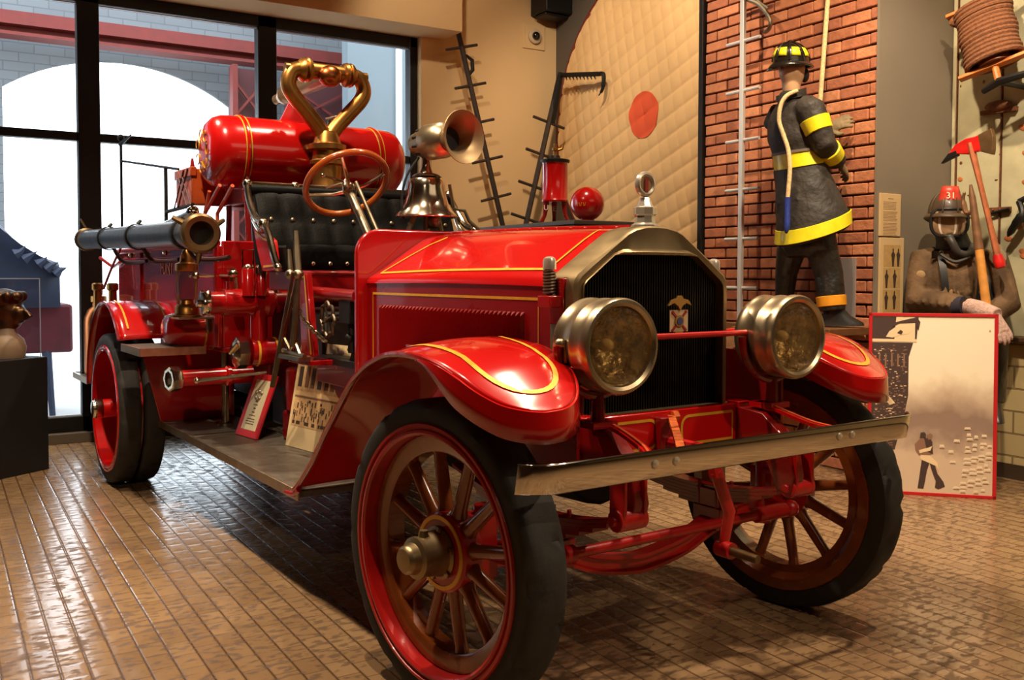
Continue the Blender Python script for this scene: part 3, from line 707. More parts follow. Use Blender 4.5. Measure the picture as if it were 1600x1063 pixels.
mb = MB(); w0 = top+ax*.04-side*.13; mb.tube(spline([w0, w0-side*.03+ax*.03-dep*.04, w0-side*.07+ax*.01, w0-side*.03-ax*.02], 5), .02, 8); RL.part('rope_end', mb, ROPEB)
mb = MB(); mb.tube(spline([(-.90, 3.93, 1.86), (-.86, 3.9, 1.78), (-.91, 3.9, 1.70), (-.955, 3.9, 1.63)], 5), [.02]*6+[.03]*4+[.025]*3+[.02, .012, .004], 8)
mb.tube([(-.90, 3.93, 1.86), (-.7, 3.95, 1.95)], [.02, .024], 8)
single('iron_claw', mb, BLACK, 'dark iron claw tool hanging on the green doors at the right edge', 'tool', (-.9, 3.96, 1.86))
# ------------------------------------------------------------------ mannequins
def hand(mb, wrist, fdir, pdir, size=1., curl=.5, spread=1., thumb=1):
    """palm + five bent fingers; fdir along the hand, pdir out of the palm"""
    f = Vector(fdir).normalized(); p = Vector(pdir); p = (p-f*p.dot(f)).normalized(); s_ = f.cross(p)*thumb; w = Vector(wrist); k = size
    mb.loft([(w, s_*.032*k, p*.024*k), (w+f*.03*k, s_*.04*k, p*.022*k), (w+f*.075*k, s_*.046*k, p*.019*k), (w+f*.10*k, s_*.043*k, p*.015*k)], 14)
    for i, (o, L) in enumerate(((-.034, .065), (-.011, .078), (.012, .074), (.034, .058))):
        b = w+f*.09*k+s_*o*k; d = (f+s_*o*3.5*spread); d.normalize(); pts = [b]; a = 0
        for j in range(3):
            a += curl*(.5+.35*j); dd = d*cos(a)+p*sin(a); pts.append(pts[-1]+dd*L*k*(.45, .33, .22)[j])
        mb.tube(pts, [.0125*k, .0118*k, .0105*k, .008*k], 8)
    b = w+f*.03*k-s_*.036*k; d = (f*.7-s_*.7+p*.25).normalized(); mb.tube([b, b+d*.04*k, b+(d*.6+f*.4+p*.3*curl)*.072*k], [.017*k, .014*k, .010*k], 8)

def boot(mb, ankle, toe_dir, h=.22, s=1.):
    a = Vector(ankle); t = Vector(toe_dir).normalized(); sd = t.cross(Vector((0, 0, 1)))
    mb.loft([(a+Vector((0, 0, h)), t*.062*s, sd*.058*s), (a+Vector((0, 0, .05)), t*.058*s, sd*.05*s), (a+t*.03-Vector((0, 0, .02)), t*.09*s, sd*.05*s), (a+t*.06-Vector((0, 0, .065)), t*.14*s, sd*.052*s), (a+t*.06-Vector((0, 0, .085)), t*.145*s, sd*.055*s)], 18)

# --- climber, seen from behind
Fd, Rt = Vector((.2, .98, 0)).normalized(), Vector((.98, -.2, 0)).normalized(); Z = Vector((0, 0, 1))
CL = Thing('mannequin', 'roped mannequin in black coat with yellow bands, seen from behind at the brick wall', 'mannequin', (-1.78, 2.92, 1.03))
def ell(c, a, b, tilt=0, r=Rt, f=Fd): return (Vector(c), r*a, f*b+Z*tilt)
hipc, ch, hd_ = Vector((-1.75, 2.88, 1.62)), Vector((-1.825, 2.79, 2.36)), Vector((-1.815, 2.765, 2.755))
rs, ls = Vector((-1.635, 2.755, 2.485)), Vector((-2.015, 2.835, 2.485))
re, rw, le, lw = Vector((-1.56, 2.80, 2.235)), Vector((-1.60, 2.99, 2.13)), Vector((-1.98, 3.02, 2.32)), Vector((-1.74, 3.045, 2.37))
rk, ra, lk, la = Vector((-1.62, 2.94, 1.38)), Vector((-1.59, 2.945, 1.13)), Vector((-2.02, 2.97, 1.38)), Vector((-2.05, 2.98, 1.13))
mb = MB()
mb.loft([ell(hipc, .15, .10), ell(hipc+Z*.2, .14, .09), ell(ch, .16, .10), ell(ch+Z*.12, .15, .085), ell((-1.825, 2.785, 2.54), .06, .06), ell((-1.818, 2.775, 2.60), .055, .058), ell((-1.815, 2.77, 2.66), .058, .066)], 20)
mb.ball(hd_+Fd*.01, (.076, .094, .118), 24, 16, rot=(0, 0, -.2)); mb.tube([hd_+Fd*.09-Z*.0, hd_+Fd*.115-Z*.025, hd_+Fd*.09-Z*.035], [.012, .016, .01], 8)
for s in (-1, 1): mb.ball(hd_+Rt*.076*s-Z*.01-Fd*.005, (.01, .022, .032), 10, 8, rot=(0, 0, -.2))
mb.ball(hd_+Fd*.09-Z*.06, (.028, .012, .008), 10, 6, rot=(0, 0, -.2))
for a in ([rs, re, rw], [ls, le, lw]): mb.tube(a, [.05, .042, .03], 12)
for a in ([hipc+Rt*.10, rk, ra], [hipc-Rt*.15, lk, la]): mb.tube(a, [.07, .05, .04], 12)
CL.part('body', mb, SKINM, remesh=.012)
mb = MB()
hem = Vector((-1.715, 2.885, 1.655))
mb.loft([ell(hem-Z*.012, .262, .235, .09), ell(hem+Z*.06, .262, .23, .085), ell((-1.735, 2.865, 1.85), .235, .20, .06), ell((-1.775, 2.84, 2.05), .20, .165, .03), ell((-1.79, 2.83, 2.16), .178, .15, .02), ell((-1.82, 2.80, 2.30), .20, .155), ell((-1.827, 2.795, 2.42), .195, .145), ell((-1.825, 2.79, 2.50), .155, .11), ell((-1.822, 2.785, 2.555), .088, .085), ell((-1.82, 2.78, 2.60), .082, .085), ell((-1.82, 2.78, 2.615), .07, .075)], 28)
mb.tube([rs-Rt*.06+Z*.01, rs+Z*-.02, re.lerp(rs, .4), re, re.lerp(rw, .6), rw], [.085, .098, .088, .08, .07, .064], 16)
mb.tube([ls+Rt*.06+Z*.01, ls+Z*-.02, le, le.lerp(lw, .7), lw-Rt*.02], [.085, .095, .078, .066, .06], 16)
# loose folds
random.seed(2)
for k in range(16):
    a = random.uniform(2.6, 6.6); z0 = random.uniform(1.70, 2.0); r0 = .225
    q = lambda z, o: Vector((lerp(-1.715, -1.775, (z-1.65)/.4), lerp(2.885, 2.84, (z-1.65)/.4), z))+Rt*cos(a+o)*lerp(.248, .192, (z-1.65)/.4)+Fd*sin(a+o)*lerp(.222, .158, (z-1.65)/.4)
    mb.tube([q(z0, 0), q(z0+.08, .03), q(z0+.19, random.uniform(-.2, .2))], [.004, .02, .004], 6)
CL.part('coat', mb, CLOTHB, remesh=.011)
mb = MB(); mb.loft([ell((-1.823, 2.78, 2.565), .105, .10, .02), ell((-1.82, 2.775, 2.615), .10, .098, .03), ell((-1.82, 2.775, 2.612), .09, .088, .03), ell((-1.823, 2.78, 2.57), .092, .09, .02)], 24, caps=False); CL.part('collar', mb, CLOTHB)
def band(c0, c1, r0, r1, k=1.06, n=22):
    mb = MB(); c0, c1 = Vector(c0), Vector(c1); ax = c1-c0; mb.lathe([(r0*.98, -.0), (r0*k, .004), (r1*k, ax.length-.004), (r1*.98, ax.length)], c0, ax, n); return mb
a = rs-Z*.02; b = re
CL.part('sleeve_band', band(a.lerp(b, .28), a.lerp(b, .66), .096, .088, 1.05), YELL)
CL.part('sleeve_band', band(re.lerp(rw, .30), re.lerp(rw, .72), .079, .072, 1.05), YELL)
mb = MB(); mb.loft([ell(hem+Z*.005, .266, .239, .09), ell(hem+Z*.008, .271, .243, .09), ell(hem+Z*.092, .265, .236, .085), ell(hem+Z*.095, .258, .23, .085)], 40, caps=False); CL.part('hem_band', mb, YELL)
mb = MB(); mb.loft([ell((-1.782, 2.838, 2.11), .19, .158, .03), ell((-1.782, 2.838, 2.112), .197, .165, .03), ell((-1.797, 2.828, 2.20), .192, .16, .02), ell((-1.797, 2.828, 2.202), .185, .153, .02)], 40, caps=False); CL.part('waist_band', mb, YELL)
mb = MB(); mb.loft([ell((-1.797, 2.828, 2.20), .199, .167, .02), ell((-1.797, 2.828, 2.218), .199, .167, .02), ell((-1.797, 2.828, 2.218), .19, .158, .02), ell((-1.797, 2.828, 2.20), .19, .158, .02)], 40, caps=False); CL.part('belt', mb, M('belt_grey', (112, 100, 88), .6))
mb = MB(); mb.tube([hipc+Rt*.10+Z*.06, (hipc+Rt*.11).lerp(rk, .4), rk, rk.lerp(ra, .7), ra], [.11, .105, .095, .093, .088], 18); mb.tube([hipc-Rt*.13+Z*.06, (hipc-Rt*.16).lerp(lk, .4), lk, lk.lerp(la, .7), la], [.11, .098, .078, .066, .062], 18)
mb.loft([ell((-1.765, 2.89, 1.50), .20, .10), ell((-1.76, 2.885, 1.56), .225, .13), ell(hipc+Z*.03, .22, .14), ell(hipc+Z*.12, .18, .12)], 22)
CL.part('trousers', mb, TROUS, remesh=.011)
CL.part('trouser_band', band(rk.lerp(ra, .60), rk.lerp(ra, .88), .095, .092, 1.05), ORAN)
for an, td in ((ra, Vector((.75, .66, 0))), (la, Vector((-.1, 1, 0)))):
    mb = MB(); boot(mb, (an.x, an.y, 1.118), td, .10); CL.part('boot', mb, M('boot_rubber', (34, 32, 30), .4, 0, .2, bump=(30, .1)), sm=60)
mb = MB(); hand(mb, lw, (.75, .25, .3), (0, .9, -.3), 1.15, .35, 1.4, 1); CL.part('glove', mb, GLOVE, remesh=.006)
mb = MB(); hand(mb, rw+Vector((-.01, .03, -.01)), (-.2, .8, -.4), (-.6, .2, -.5), 1.1, .7, 1, -1); CL.part('glove', mb, GLOVE, remesh=.006)
def helmet(T_, c, f, up, shell, back=.03, s=1.):
    f = Vector(f).normalized(); up = Vector(up).normalized(); r = f.cross(up).normalized()
    mb = MB(); rows = []
    for i in range(13):
        th = PI/2*i/12; rows.append((c+up*(.125*s*cos(th)), r*max(.098*s*sin(th), .001), f*max(.122*s*sin(th), .001)))
    rows.append((c-up*.012, r*.10*s, f*.125*s)); mb.loft(rows, 32)
    h = T_.part('helmet', mb, shell, sm=60)
    mb = MB(); P = []
    for i in range(5):
        row = []
        for j in range(48):
            a = 2*PI*j/48; ca, sa = cos(a), sin(a); ext = .018+(back if ca < 0 else .012)*abs(ca)**1.5; q = i/4
            row.append(c-up*(.008+.028*q*q+(.03*q*abs(ca)**2 if ca < 0 else 0))+r*(sa*(.098+.024*q)*s)+f*(ca*(.122+ext*q)*s))
        P.append(row)
    mb.grid(P, cv=True); T_.part('brim', mb, shell, parent=h, solid=.006, sm=60)
    mb = MB()
    for k in range(8):
        a = 2*PI*k/8+.39; mb.tube([c+up*(.128*s*cos(t))+(r*sin(a)*.100+f*cos(a)*.124)*s*sin(t) for t in [PI/2*i/10 for i in range(11)]], .0055, 6)
    mb.ball(c+up*.128*s, (.02, .02, .014), 12, 6); T_.part('helmet_rib', mb, shell, parent=h)
    return h, r, f, up
hc3 = Vector((-1.815, 2.765, 2.815)); upv = Vector((.03, -.10, 1))
h, r, f, up = helmet(CL, hc3, Vector((.45, .89, 0)), upv, HELM, s=1.02)
mb = MB()
for k in range(8):
    a0 = 2*PI*k/8+.39+.14; P = []
    for i in range(4):
        th = .86+.5*i/3; P.append([hc3+up*(.133*cos(th))+(r*sin(a0+.5*j/4)*.1045+f*cos(a0+.5*j/4)*.1295)*sin(th)*1.0 for j in range(5)])
    mb.grid(P)
CL.part('reflective_patch', mb, YELL, parent=h, solid=.001)
mb = MB(); mb.tube([hd_+Fd*.06-Z*.085, hd_+Fd*.10-Z*.02, hd_+Fd*.105+Z*.03], .018, 8); mb.ball(hd_+Fd*.09+Rt*.03-Z*.03, (.03, .03, .05), 10, 8); CL.part('chin_strap', mb, BLACKP)
# ropes (things of their own, held by the mannequin)
mb = MB(); mb.tube([(-1.60, 2.90, 4.69), (-1.61, 2.88, 3.2), (-1.645, 2.86, 2.53), (-1.66, 2.86, 2.40)], .0155, 10)
single('climbing_rope', mb, ROPEW, 'pale rope hanging from the ceiling to the shoulder of the roped mannequin', 'rope', (-1.645, 2.86, 2.53))
LR = Thing('life_line', 'pale rope down the back of the roped mannequin ending in a blue bound tail', 'rope', (-1.70, 2.66, 1.62))
pb_ = lambda px, off: None
mb = MB(); mb.tube(spline([(-1.715, 2.72, 2.60), (-1.755, 2.66, 2.565), (-1.780, 2.632, 2.50), (-1.785, 2.625, 2.40), (-1.755, 2.638, 2.30), (-1.720, 2.645, 2.20), (-1.695, 2.635, 2.08), (-1.690, 2.62, 1.95), (-1.690, 2.612, 1.88)], 6), .0145, 10)
LR.part('rope', mb, ROPEW)
mb = MB(); mb.tube(spline([(-1.690, 2.612, 1.885), (-1.692, 2.612, 1.80), (-1.688, 2.608, 1.70), (-1.693, 2.606, 1.645)], 6), [.02]*13+[.019, .017, .015, .012, .009, .005], 10); LR.part('bound_tail', mb, ROPEBL)
mb = MB(); mb.bx(-2.45, -1.44, 2.74, 3.18, .97, 1.02); mb.bx(-2.45, -1.44, 2.74, 2.77, .6, .97)
single('display_ledge', mb, M('ledge_wood', (104, 66, 38), .5, noise=(8, .2)), 'brown wooden ledge jutting from the brick wall behind the engine', 'ledge', (-2.0, 3.0, .6), bev=.004)
mb = MB().bx(-1.80, -1.60, 3.185, 3.195, 1.03, 1.49)
single('wall_tag', mb, M('tag_grey', (150, 140, 134), .6), 'small grey card low on the brick wall behind the climbing leg', 'card', (-1.7, 3.19, 1.05))

# --- seated mannequin
G = Vector((.66, -.75, 0)).normalized(); S_ = Vector((-G.y, G.x, 0))      # S_ points to his left
ST = Thing('mannequin', 'seated mannequin in worn brown coat and breathing mask at the green doors', 'mannequin', (-1.1, 3.68, .93))
def el2(c, a, b, r=S_, f=G): return (Vector(c), r*a, f*b)
hp_ = Vector((-1.10, 3.72, 1.03)); chs = Vector((-1.14, 3.66, 1.36)); hd2 = Vector((-1.195, 3.60, 1.735))
rs2, ls2 = Vector((-1.335, 3.57, 1.48)), Vector((-.955, 3.745, 1.46))
re2, rw2, le2, lw2 = Vector((-1.30, 3.45, 1.20)), Vector((-.91, 3.40, 1.175)), Vector((-.83, 3.70, 1.185)), Vector((-.88, 3.50, 1.08))
kR, aR, kL, aL = Vector((-1.05, 3.40, .97)), Vector((-1.02, 3.36, .56)), Vector((-.80, 3.52, .97)), Vector((-.80, 3.52, .56))
mb = MB(); mb.loft([el2(hp_-Z*.08, .15, .11), el2(hp_+Z*.1, .14, .1), el2(chs, .16, .11), el2(chs+Z*.12, .15, .09), el2((-1.165, 3.64, 1.54), .06, .06), el2((-1.18, 3.62, 1.66), .055, .06)], 20)
mb.ball(hd2, (.076, .094, .118), 24, 16, rot=(0, 0, math.atan2(G.y, G.x)-PI/2))
for a in ([rs2, re2, rw2], [ls2, le2, lw2]): mb.tube(a, [.05, .042, .03], 12)
for a in ([hp_-S_*.09-Z*.03, kR-Z*.03, aR], [hp_+S_*.09-Z*.03, kL-Z*.03, aL]): mb.tube(a, [.08, .055, .04], 12)
ST.part('body', mb, SKINM, remesh=.012)
mb = MB(); mb.loft([el2(hp_-Z*.06, .21, .18), el2(hp_+Z*.12, .19, .16), el2(chs-Z*.1, .19, .16), el2(chs+Z*.03, .21, .155), el2(chs+Z*.11, .19, .13), el2((-1.155, 3.645, 1.535), .10, .09), el2((-1.165, 3.635, 1.575), .09, .085)], 26)
mb.tube([rs2+S_*.06, rs2, rs2.lerp(re2, .5), re2, re2.lerp(rw2, .5), rw2-Vector((.05, 0, 0))], [.09, .105, .10, .092, .08, .072], 16)
mb.tube([ls2-S_*.06, ls2, ls2.lerp(le2, .5), le2, le2.lerp(lw2, .6), lw2], [.09, .10, .092, .086, .076, .068], 16)
random.seed(6)
for k in range(5):
    q = re2.lerp(rw2, .1+.16*k); mb.tube([q+Vector((0, -.05, .06)), q+Vector((.01, -.085, .0)), q+Vector((.02, -.06, -.06))], [.006, .016, .006], 6)
for k in range(4):
    q = rs2.lerp(re2, .55+.12*k); mb.tube([q+Vector((-.07, -.04, .02)), q+Vector((.0, -.095, .0)), q+Vector((.07, -.05, .03))], [.006, .014, .006], 6)
for k in range(5): mb.tube([chs+G*.15+S_*(-.12+.06*k)+Z*.05, chs+G*.165+S_*(-.10+.05*k)-Z*.1, hp_+G*.16+S_*(-.1+.05*k)+Z*.05], [.004, .013, .004], 6)
coat = ST.part('coat', mb, CLOTHT, remesh=.011)
mb = MB(); mb.ball(chs+G*.155-S_*.05-Z*.13, (.045, .012, .055), 14, 8, rot=(0, 0, math.atan2(G.y, G.x)+PI/2)); ST.part('coat_patch', mb, M('patch_ochre', (130, 98, 50), .8, noise=(20, .2)), parent=coat)
mb = MB(); mb.ball(rs2.lerp(re2, .38)+Vector((.05, -.09, .0)), (.03, .008, .03), 12, 8, rot=(0, 0, .4)); ST.part('worn_patch', mb, M('patch_pale', (160, 132, 92), .9), parent=coat)
c = rs2.lerp(chs, .35)+G*.125+Z*.05
mb = MB()
for dz in (.03, .0, -.04, -.07): mb.ring(c+Z*dz+S_*(.02-dz*.3), G, .014, .005, 14, 6)
mb.box(c+Z*.02-S_*.03, (.04, .012, .05), (0, 0, math.atan2(G.y, G.x)+PI/2)); ST.part('coat_clasp', mb, NICKEL)
# hood, mask, straps
mb = MB(); mb.ball(hd2+Z*.0-G*.01, (.098, .112, .135), 24, 16, rot=(0, 0, math.atan2(G.y, G.x)-PI/2)); mb.loft([el2((-1.185, 3.615, 1.67), .10, .105), el2((-1.17, 3.63, 1.60), .105, .11), el2((-1.155, 3.64, 1.54), .13, .115)], 22); ST.part('hood', mb, BLACKP, remesh=.011)
mc = hd2+G*.09-Z*.005
mb = MB(); P = []
for i in range(13):
    row = []
    for j in range(17):
        u, v = -1+2*j/16, -1+2*i/12; w_ = .112*(1-.18*max(0, -v)**2)*sqrt(max(0, 1-(abs(v)**4)*.55)); row.append(mc+S_*u*w_+Z*(v*.088-.012)+G*(.05*cos(u*1.3)-.008))
    P.append(row)
edge = [P[0][j] for j in range(17)]+[P[i][16] for i in range(1, 13)]+[P[12][j] for j in range(15, -1, -1)]+[P[i][0] for i in range(11, 0, -1)]
mb.grid(P); fm = ST.part('face_mask', mb, M('mask_lens', (150, 122, 92), .12, 0, 1., spec=.8, noise=(9, .3)), sm=70)
mb = MB(); mb.tube(edge, .012, 8, closed=True); ST.part('mask_seal', mb, BLACKP, parent=fm)
mb = MB(); P2_ = [[p+G*.002 for p in (P[i][10], P[i][11])] for i in range(1, 12)]; mb.grid(P2_); mb.grid([[P[i][3]+G*.002, P[i][4]+G*.002] for i in range(1, 12)]); ST.part('mask_glint_strip', mb, M('painted_glint', (216, 206, 190), .15, 0, 1), parent=fm)  # two pale strips on the mask lens paint its glints
mb = MB(); q = mc-Z*.10; mb.lathe([(.03, -.02), (.036, .0), (.036, .03), (.02, .05)], q, G, 16); ST.part('mask_valve', mb, CHDULL, parent=fm)
mb = MB(); mb.tube(spline([q+G*.02, q+G*.06-Z*.04+S_*.01, q+G*.06-Z*.11+S_*.05, q+G*.03-Z*.12+S_*.12, q-G*.04-Z*.06+S_*.15], 7), [.024+(.003 if k % 2 else 0) for k in range(29)], 12)
mb.tube(spline([q+G*.03-S_*.05-Z*.12, q+G*.07-Z*.17+S_*.03, q+G*.05-Z*.14+S_*.12], 6), .012, 8); ST.part('air_hose', mb, M('hose_grey', (52, 48, 44), .5), parent=fm)
mb = MB()
for s in (-1, 1): mb.tube(spline([chs+S_*.12*s-G*.05+Z*.19, chs+S_*.125*s+G*.10+Z*.12, chs+S_*.11*s+G*.155-Z*.02, chs+S_*.1*s+G*.16-Z*.2], 6), .024, 4, sq=(1.3, .45))
mb.tube(spline([chs+S_*.16+G*.10+Z*.02, chs+S_*.15+G*.15-Z*.1, hp_+S_*.14+G*.16+Z*.05], 5), [.05]*11, 8); ST.part('harness', mb, BLACKP, sm=60)
mb = MB(); gq = chs+S_*.20+G*.165+Z*.13; mb.lathe([(.05, 0), (.052, .012), (.048, .022), (.0, .024)], gq, G, 24); mb.lathe([(.03, -.02), (.03, .0)], gq+Z*.055, G, 12); ST.part('air_gauge', mb, M('gauge_cream', (176, 160, 132), .35, .4))
h, r, f, up = helmet(ST, Vector((-1.20, 3.605, 1.79)), G, Vector((.04, -.0, 1)), M('helmet_leather', (74, 58, 42), .5, 0, .2, noise=(9, .3)), .075, s=1.2)
hh = Vector((-1.20, 3.605, 1.80))+f*.13+up*.095
P = [[hh+r*u*.068*(1-.25*max(0, v))+up*v*.066-f*(.03*u*u+.02*(v+1)*.5) for u in (-1, -.5, 0, .5, 1)] for v in (-1, -.5, 0, .5, 1)]
mb = MB().grid(P); sh = ST.part('front_shield', mb, M('shield_red', (206, 60, 44), .4, 0, .2, noise=(30, .2)), parent=h, solid=.004)
mb = MB(); text_mb('31', .06, .0015, frame(hh+f*.006+up*.0-f*.010, -r if (-r).dot(Vector((1, 1, 0))) > 0 else r, up-f*.3), mb); ST.part('shield_number', mb, M('shield_cream', (236, 214, 170), .5), parent=sh, sm=None)
mb = MB(); mb.tube([hp_-S_*.09, hp_.lerp(kR, .5)-S_*.04, kR, kR.lerp(aR, .5), aR], [.11, .10, .092, .085, .08], 16); mb.tube([hp_+S_*.09, hp_.lerp(kL, .5)+S_*.05, kL, kL.lerp(aL, .5), aL], [.11, .10, .09, .08, .075], 16); ST.part('trousers', mb, TROUS, remesh=.012)
for an in (aR, aL):
    mb = MB(); boot(mb, an-Z*.02, G, .1); ST.part('boot', mb, M('boot_rubber', 0), sm=60)
mb = MB(); mb.tube([rw2-Vector((.08, .005, .005)), rw2-Vector((.02, 0, 0))], [.068, .062], 16); ST.part('cuff', mb, M('cuff_navy', (40, 36, 48), .9))
mb = MB(); wv = Vector((.26, -.02, -.07)); mb.tube([rw2, rw2+wv*.35, rw2+wv*.8], [.055, .062, .052], 16); hand(mb, rw2+wv*.72, (.55, -.05, -.8), (-.7, .2, -.55), 1.22, .28, .8, 1); ST.part('glove', mb, GLOVEP, remesh=.0065)
mb = MB(); hand(mb, lw2, (.2, -.6, -.2), (-.3, .1, -.9), 1.15, .5, 1, -1); ST.part('glove', mb, GLOVE, remesh=.0065)
mb = MB().bx(-1.40, -1.10, 3.52, 3.94, 0, .925); single('seat_block', mb, PLINTH, 'dark block under the seated mannequin, behind the poster', 'block', (-1.25, 3.73, 0), bev=.006)
# axe and pike, held by the seated mannequin
AX = Thing('fire_axe', 'large red-headed fire axe with brown handle beside the seated mannequin', 'axe', (-.80, 3.56, 1.44))
b0_, b1_ = Vector((-.995, 3.55, 2.18)), Vector((-.795, 3.55, 1.45))
mb = MB(); mb.tube([b0_+Vector((-.012, 0, .05)), b0_, b0_.lerp(b1_, .3), b0_.lerp(b1_, .7), b1_.lerp(b0_, .06)], [.024, .026, .020, .021, .026], 12, sq=(1, .8)); hn = AX.part('handle', mb, AXEH)
mb = MB(); mb.tube([b1_.lerp(b0_, .07), b1_, b1_+Vector((.01, 0, -.03))], [.028, .036, .028], 12); AX.part('handle_knob', mb, AXER, parent=hn)
hx = Vector((.98, .10, .10)).normalized(); hz = Vector((-.10, 0, .98)); ac = b0_+Vector((-.005, 0, .03))
prof_ = [(-.20, -.075), (-.10, .03), (-.03, .055), (.03, .055), (.14, .085), (.15, .03), (.145, -.05), (.135, -.085), (.05, -.045), (-.03, -.05), (-.11, -.03)]
mb = MB(); mb.prism([ac+hx*u+hz*v-Vector((0, .016, 0)) for u, v in prof_], (0, .032, 0)); AX.part('head', mb, AXER, sm=None, bev=.006)
mb = MB(); mb.prism([ac+hx*u+hz*v-Vector((0, .0175, 0)) for u, v in ((.055, .062), (.141, .086), (.151, .03), (.146, -.05), (.136, -.086), (.065, -.052))], (0, .035, 0)); AX.part('blade', mb, M('axe_steel', (128, 100, 68), .45, .8, noise=(14, .2)), sm=None, bev=.004)
mb = MB(); mb.prism([ac+hx*u+hz*v-Vector((0, .0175, 0)) for u, v in ((-.205, -.078), (-.15, -.02), (-.09, -.01), (-.09, -.045))], (0, .035, 0)); AX.part('pick', mb, BLACK, sm=None, bev=.004)
PK = Thing('pike_pole', 'pale wooden hook pole standing in front of the chest of the seated mannequin', 'pole', (-.80, 3.44, 1.17))
t0, t1 = Vector((-.93, 3.44, 1.95)), Vector((-.805, 3.44, 1.17))
mb = MB(); mb.tube([t0.lerp(t1, .52), t1], [.026, .028], 12); PK.part('shaft', mb, POLEW)
mb = MB(); mb.tube([t0, t0.lerp(t1, .1), t0.lerp(t1, .53)], [.008, .02, .028], 12); mb.tube(spline([t0.lerp(t1, .22), t0.lerp(t1, .2)+Vector((-.05, 0, -.02)), t0.lerp(t1, .13)+Vector((-.065, 0, .0)), t0.lerp(t1, .08)+Vector((-.05, 0, .02))], 5), [.016]*10+[.01]*5+[.004], 8); PK.part('iron_head', mb, M('worn_iron_brown', (124, 88, 60), .5, .3, noise=(16, .25)))
# ------------------------------------------------------------------ the fire engine (engine frame: +x forward, -y the side we see)
FE = Thing('fire_engine', 'antique bright red open-cab fire engine with brass fittings and wooden-spoked wheels', 'fire engine', (0, 0, 0), truck=True)
E_ = FE.part

def wheel(name, cx, yf, sg, steer, w, dual=False, deep=.0):
    """yf: |y| of the outer face; local h axis points outward"""
    Mx = Matrix.Translation((cx, sg*(yf-.15), .49)) @ Matrix.Rotation(steer, 4, 'Z') @ Matrix.Translation((0, sg*.15, 0)) @ Matrix.Diagonal((1, sg, 1, 1))
    def mk(): return MB()
    def put(nm, mb, mat, par=None, **k):
        mb.xf(Mx, 0); return E_(nm, mb, mat, parent=par, **k)
    o, ax = (0, 0, 0), (0, 1, 0)
    mb = mk()
    mb.lathe([(.376, -.002), (.384, .005), (.392, .004), (.396, -.004), (.400, -.004), (.404, .006), (.413, .006), (.418, -.004), (.418, -w), (.376, -w)], o, ax, 64, closed=True)
    rim = put(name, mb, RED if deep else CRED)
    def tyre(h0, h1):
        n = 96
        prof = [(.412, h0-.002), (.43, h0), (.462, h0), (.478, h0-.007), (.486, h0-.016), (.490, h0-.03), (.490, h0-.055), (.490, h1+.055), (.490, h1+.03), (.486, h1+.016), (.478, h1+.007), (.43, h1), (.412, h1)]
        def rf(i, j):
            k = j % 8
            if i in (3, 4, 5) and k == 0: return -.016
            if i in (7, 8, 9) and k == 4: return -.016
            if i in (4, 5, 8) and k in (3, 6): return -.003*((j*7) % 3)
            return 0
        mb = mk(); mb.lathe(prof, o, ax, n, closed=True, rfun=rf); put('tyre', mb, RUBBER, rim, sm=40)
    if dual: tyre(0, -.130); tyre(-.145, -.275)
    else: tyre(0, -w)
    f0, f1 = -.05-deep, -.125-deep
    mb = mk(); mb.lathe([(.318, f0-.006), (.326, f0), (.372, f0+.004), (.378, f0), (.378, f1), (.318, f1)], o, ax, 64, closed=True); mb.lathe([(.345, -w+.03), (.372, -w-.003), (.414, -w-.003), (.414, -w+.004), (.378, -w+.03)], o, ax, 64, closed=True) if not deep else None; put('felloe', mb, WHEELW, rim)
    hm = (f0+f1)/2
    for k in range(12):
        a = 2*PI*(k+.35)/12; mb = mk(); i0 = 0
        def q(r, h, tw=0): return Vector((r*cos(a), h, r*sin(a)))
        mb.tube([q(.09, hm), q(.125, hm), q(.15, hm), (q(.3, hm)), q(.33, hm)], [.034, .03, .0235, .021, .026], 10)
        put('spoke', mb, WHEELW, rim, sm=60)
    mb = mk(); mb.lathe([(.05, hm+.045), (.118, hm+.043), (.128, hm+.035), (.13, hm-.03), (.06, hm-.04)], o, ax, 40); fl = put('hub_flange', mb, CRED, rim)
    mb = mk(); mb.lathe([(.104, hm+.0445), (.1055, hm+.0465), (.1185, hm+.0465), (.12, hm+.0435)], o, ax, 40, closed=True); put('flange_stripe', mb, GOLD, rim)
    if not deep:
        mb = mk(); mb.lathe([(.082, hm+.04), (.084, hm+.052), (.074, hm+.058), (.068, hm+.075), (.062, hm+.12), (.062, hm+.125), (.066, hm+.128), (.066, hm+.14), (.05, hm+.146), (.046, hm+.165), (.044, hm+.175), (.036, hm+.183), (.0, hm+.185)], o, ax, 28)
        mb.tube([(0, hm+.105, .06), (0, hm+.105, .082)], [.018, .014], 6)
        put('hub_cap', mb, BRONZE, rim)
        for k in range(6):
            a = 2*PI*k/6+.3; mb = mk(); mb.lathe([(.011, 0), (.011, .012), (.006, .014)], (.078*cos(a), hm+.05, .078*sin(a)), ax, 6); put('hub_bolt', mb, CHDULL, rim)
    else:
        mb = mk(); mb.lathe([(.085, hm+.04), (.075, hm+.06), (.062, hm+.1), (.06, hm+.21)], o, ax, 28); put('hub_barrel', mb, RED, rim)
        mb = mk(); mb.lathe([(.064, hm+.205), (.066, hm+.215), (.066, hm+.245), (.058, hm+.25), (.055, hm+.265), (.0, hm+.27)], o, ax, 20); put('hub_cap', mb, NICKEL, rim)
    return rim
STR = .1125
wheel('front_wheel', 0, .8975, -1, STR, .15)
wheel('front_wheel', 0, .8975, 1, STR, .15)
wheel('rear_wheel', -3.986, 1.0764, -1, 0, .275, True, .10)
wheel('rear_wheel', -3.986, 1.0764, 1, 0, .275, True, .10)

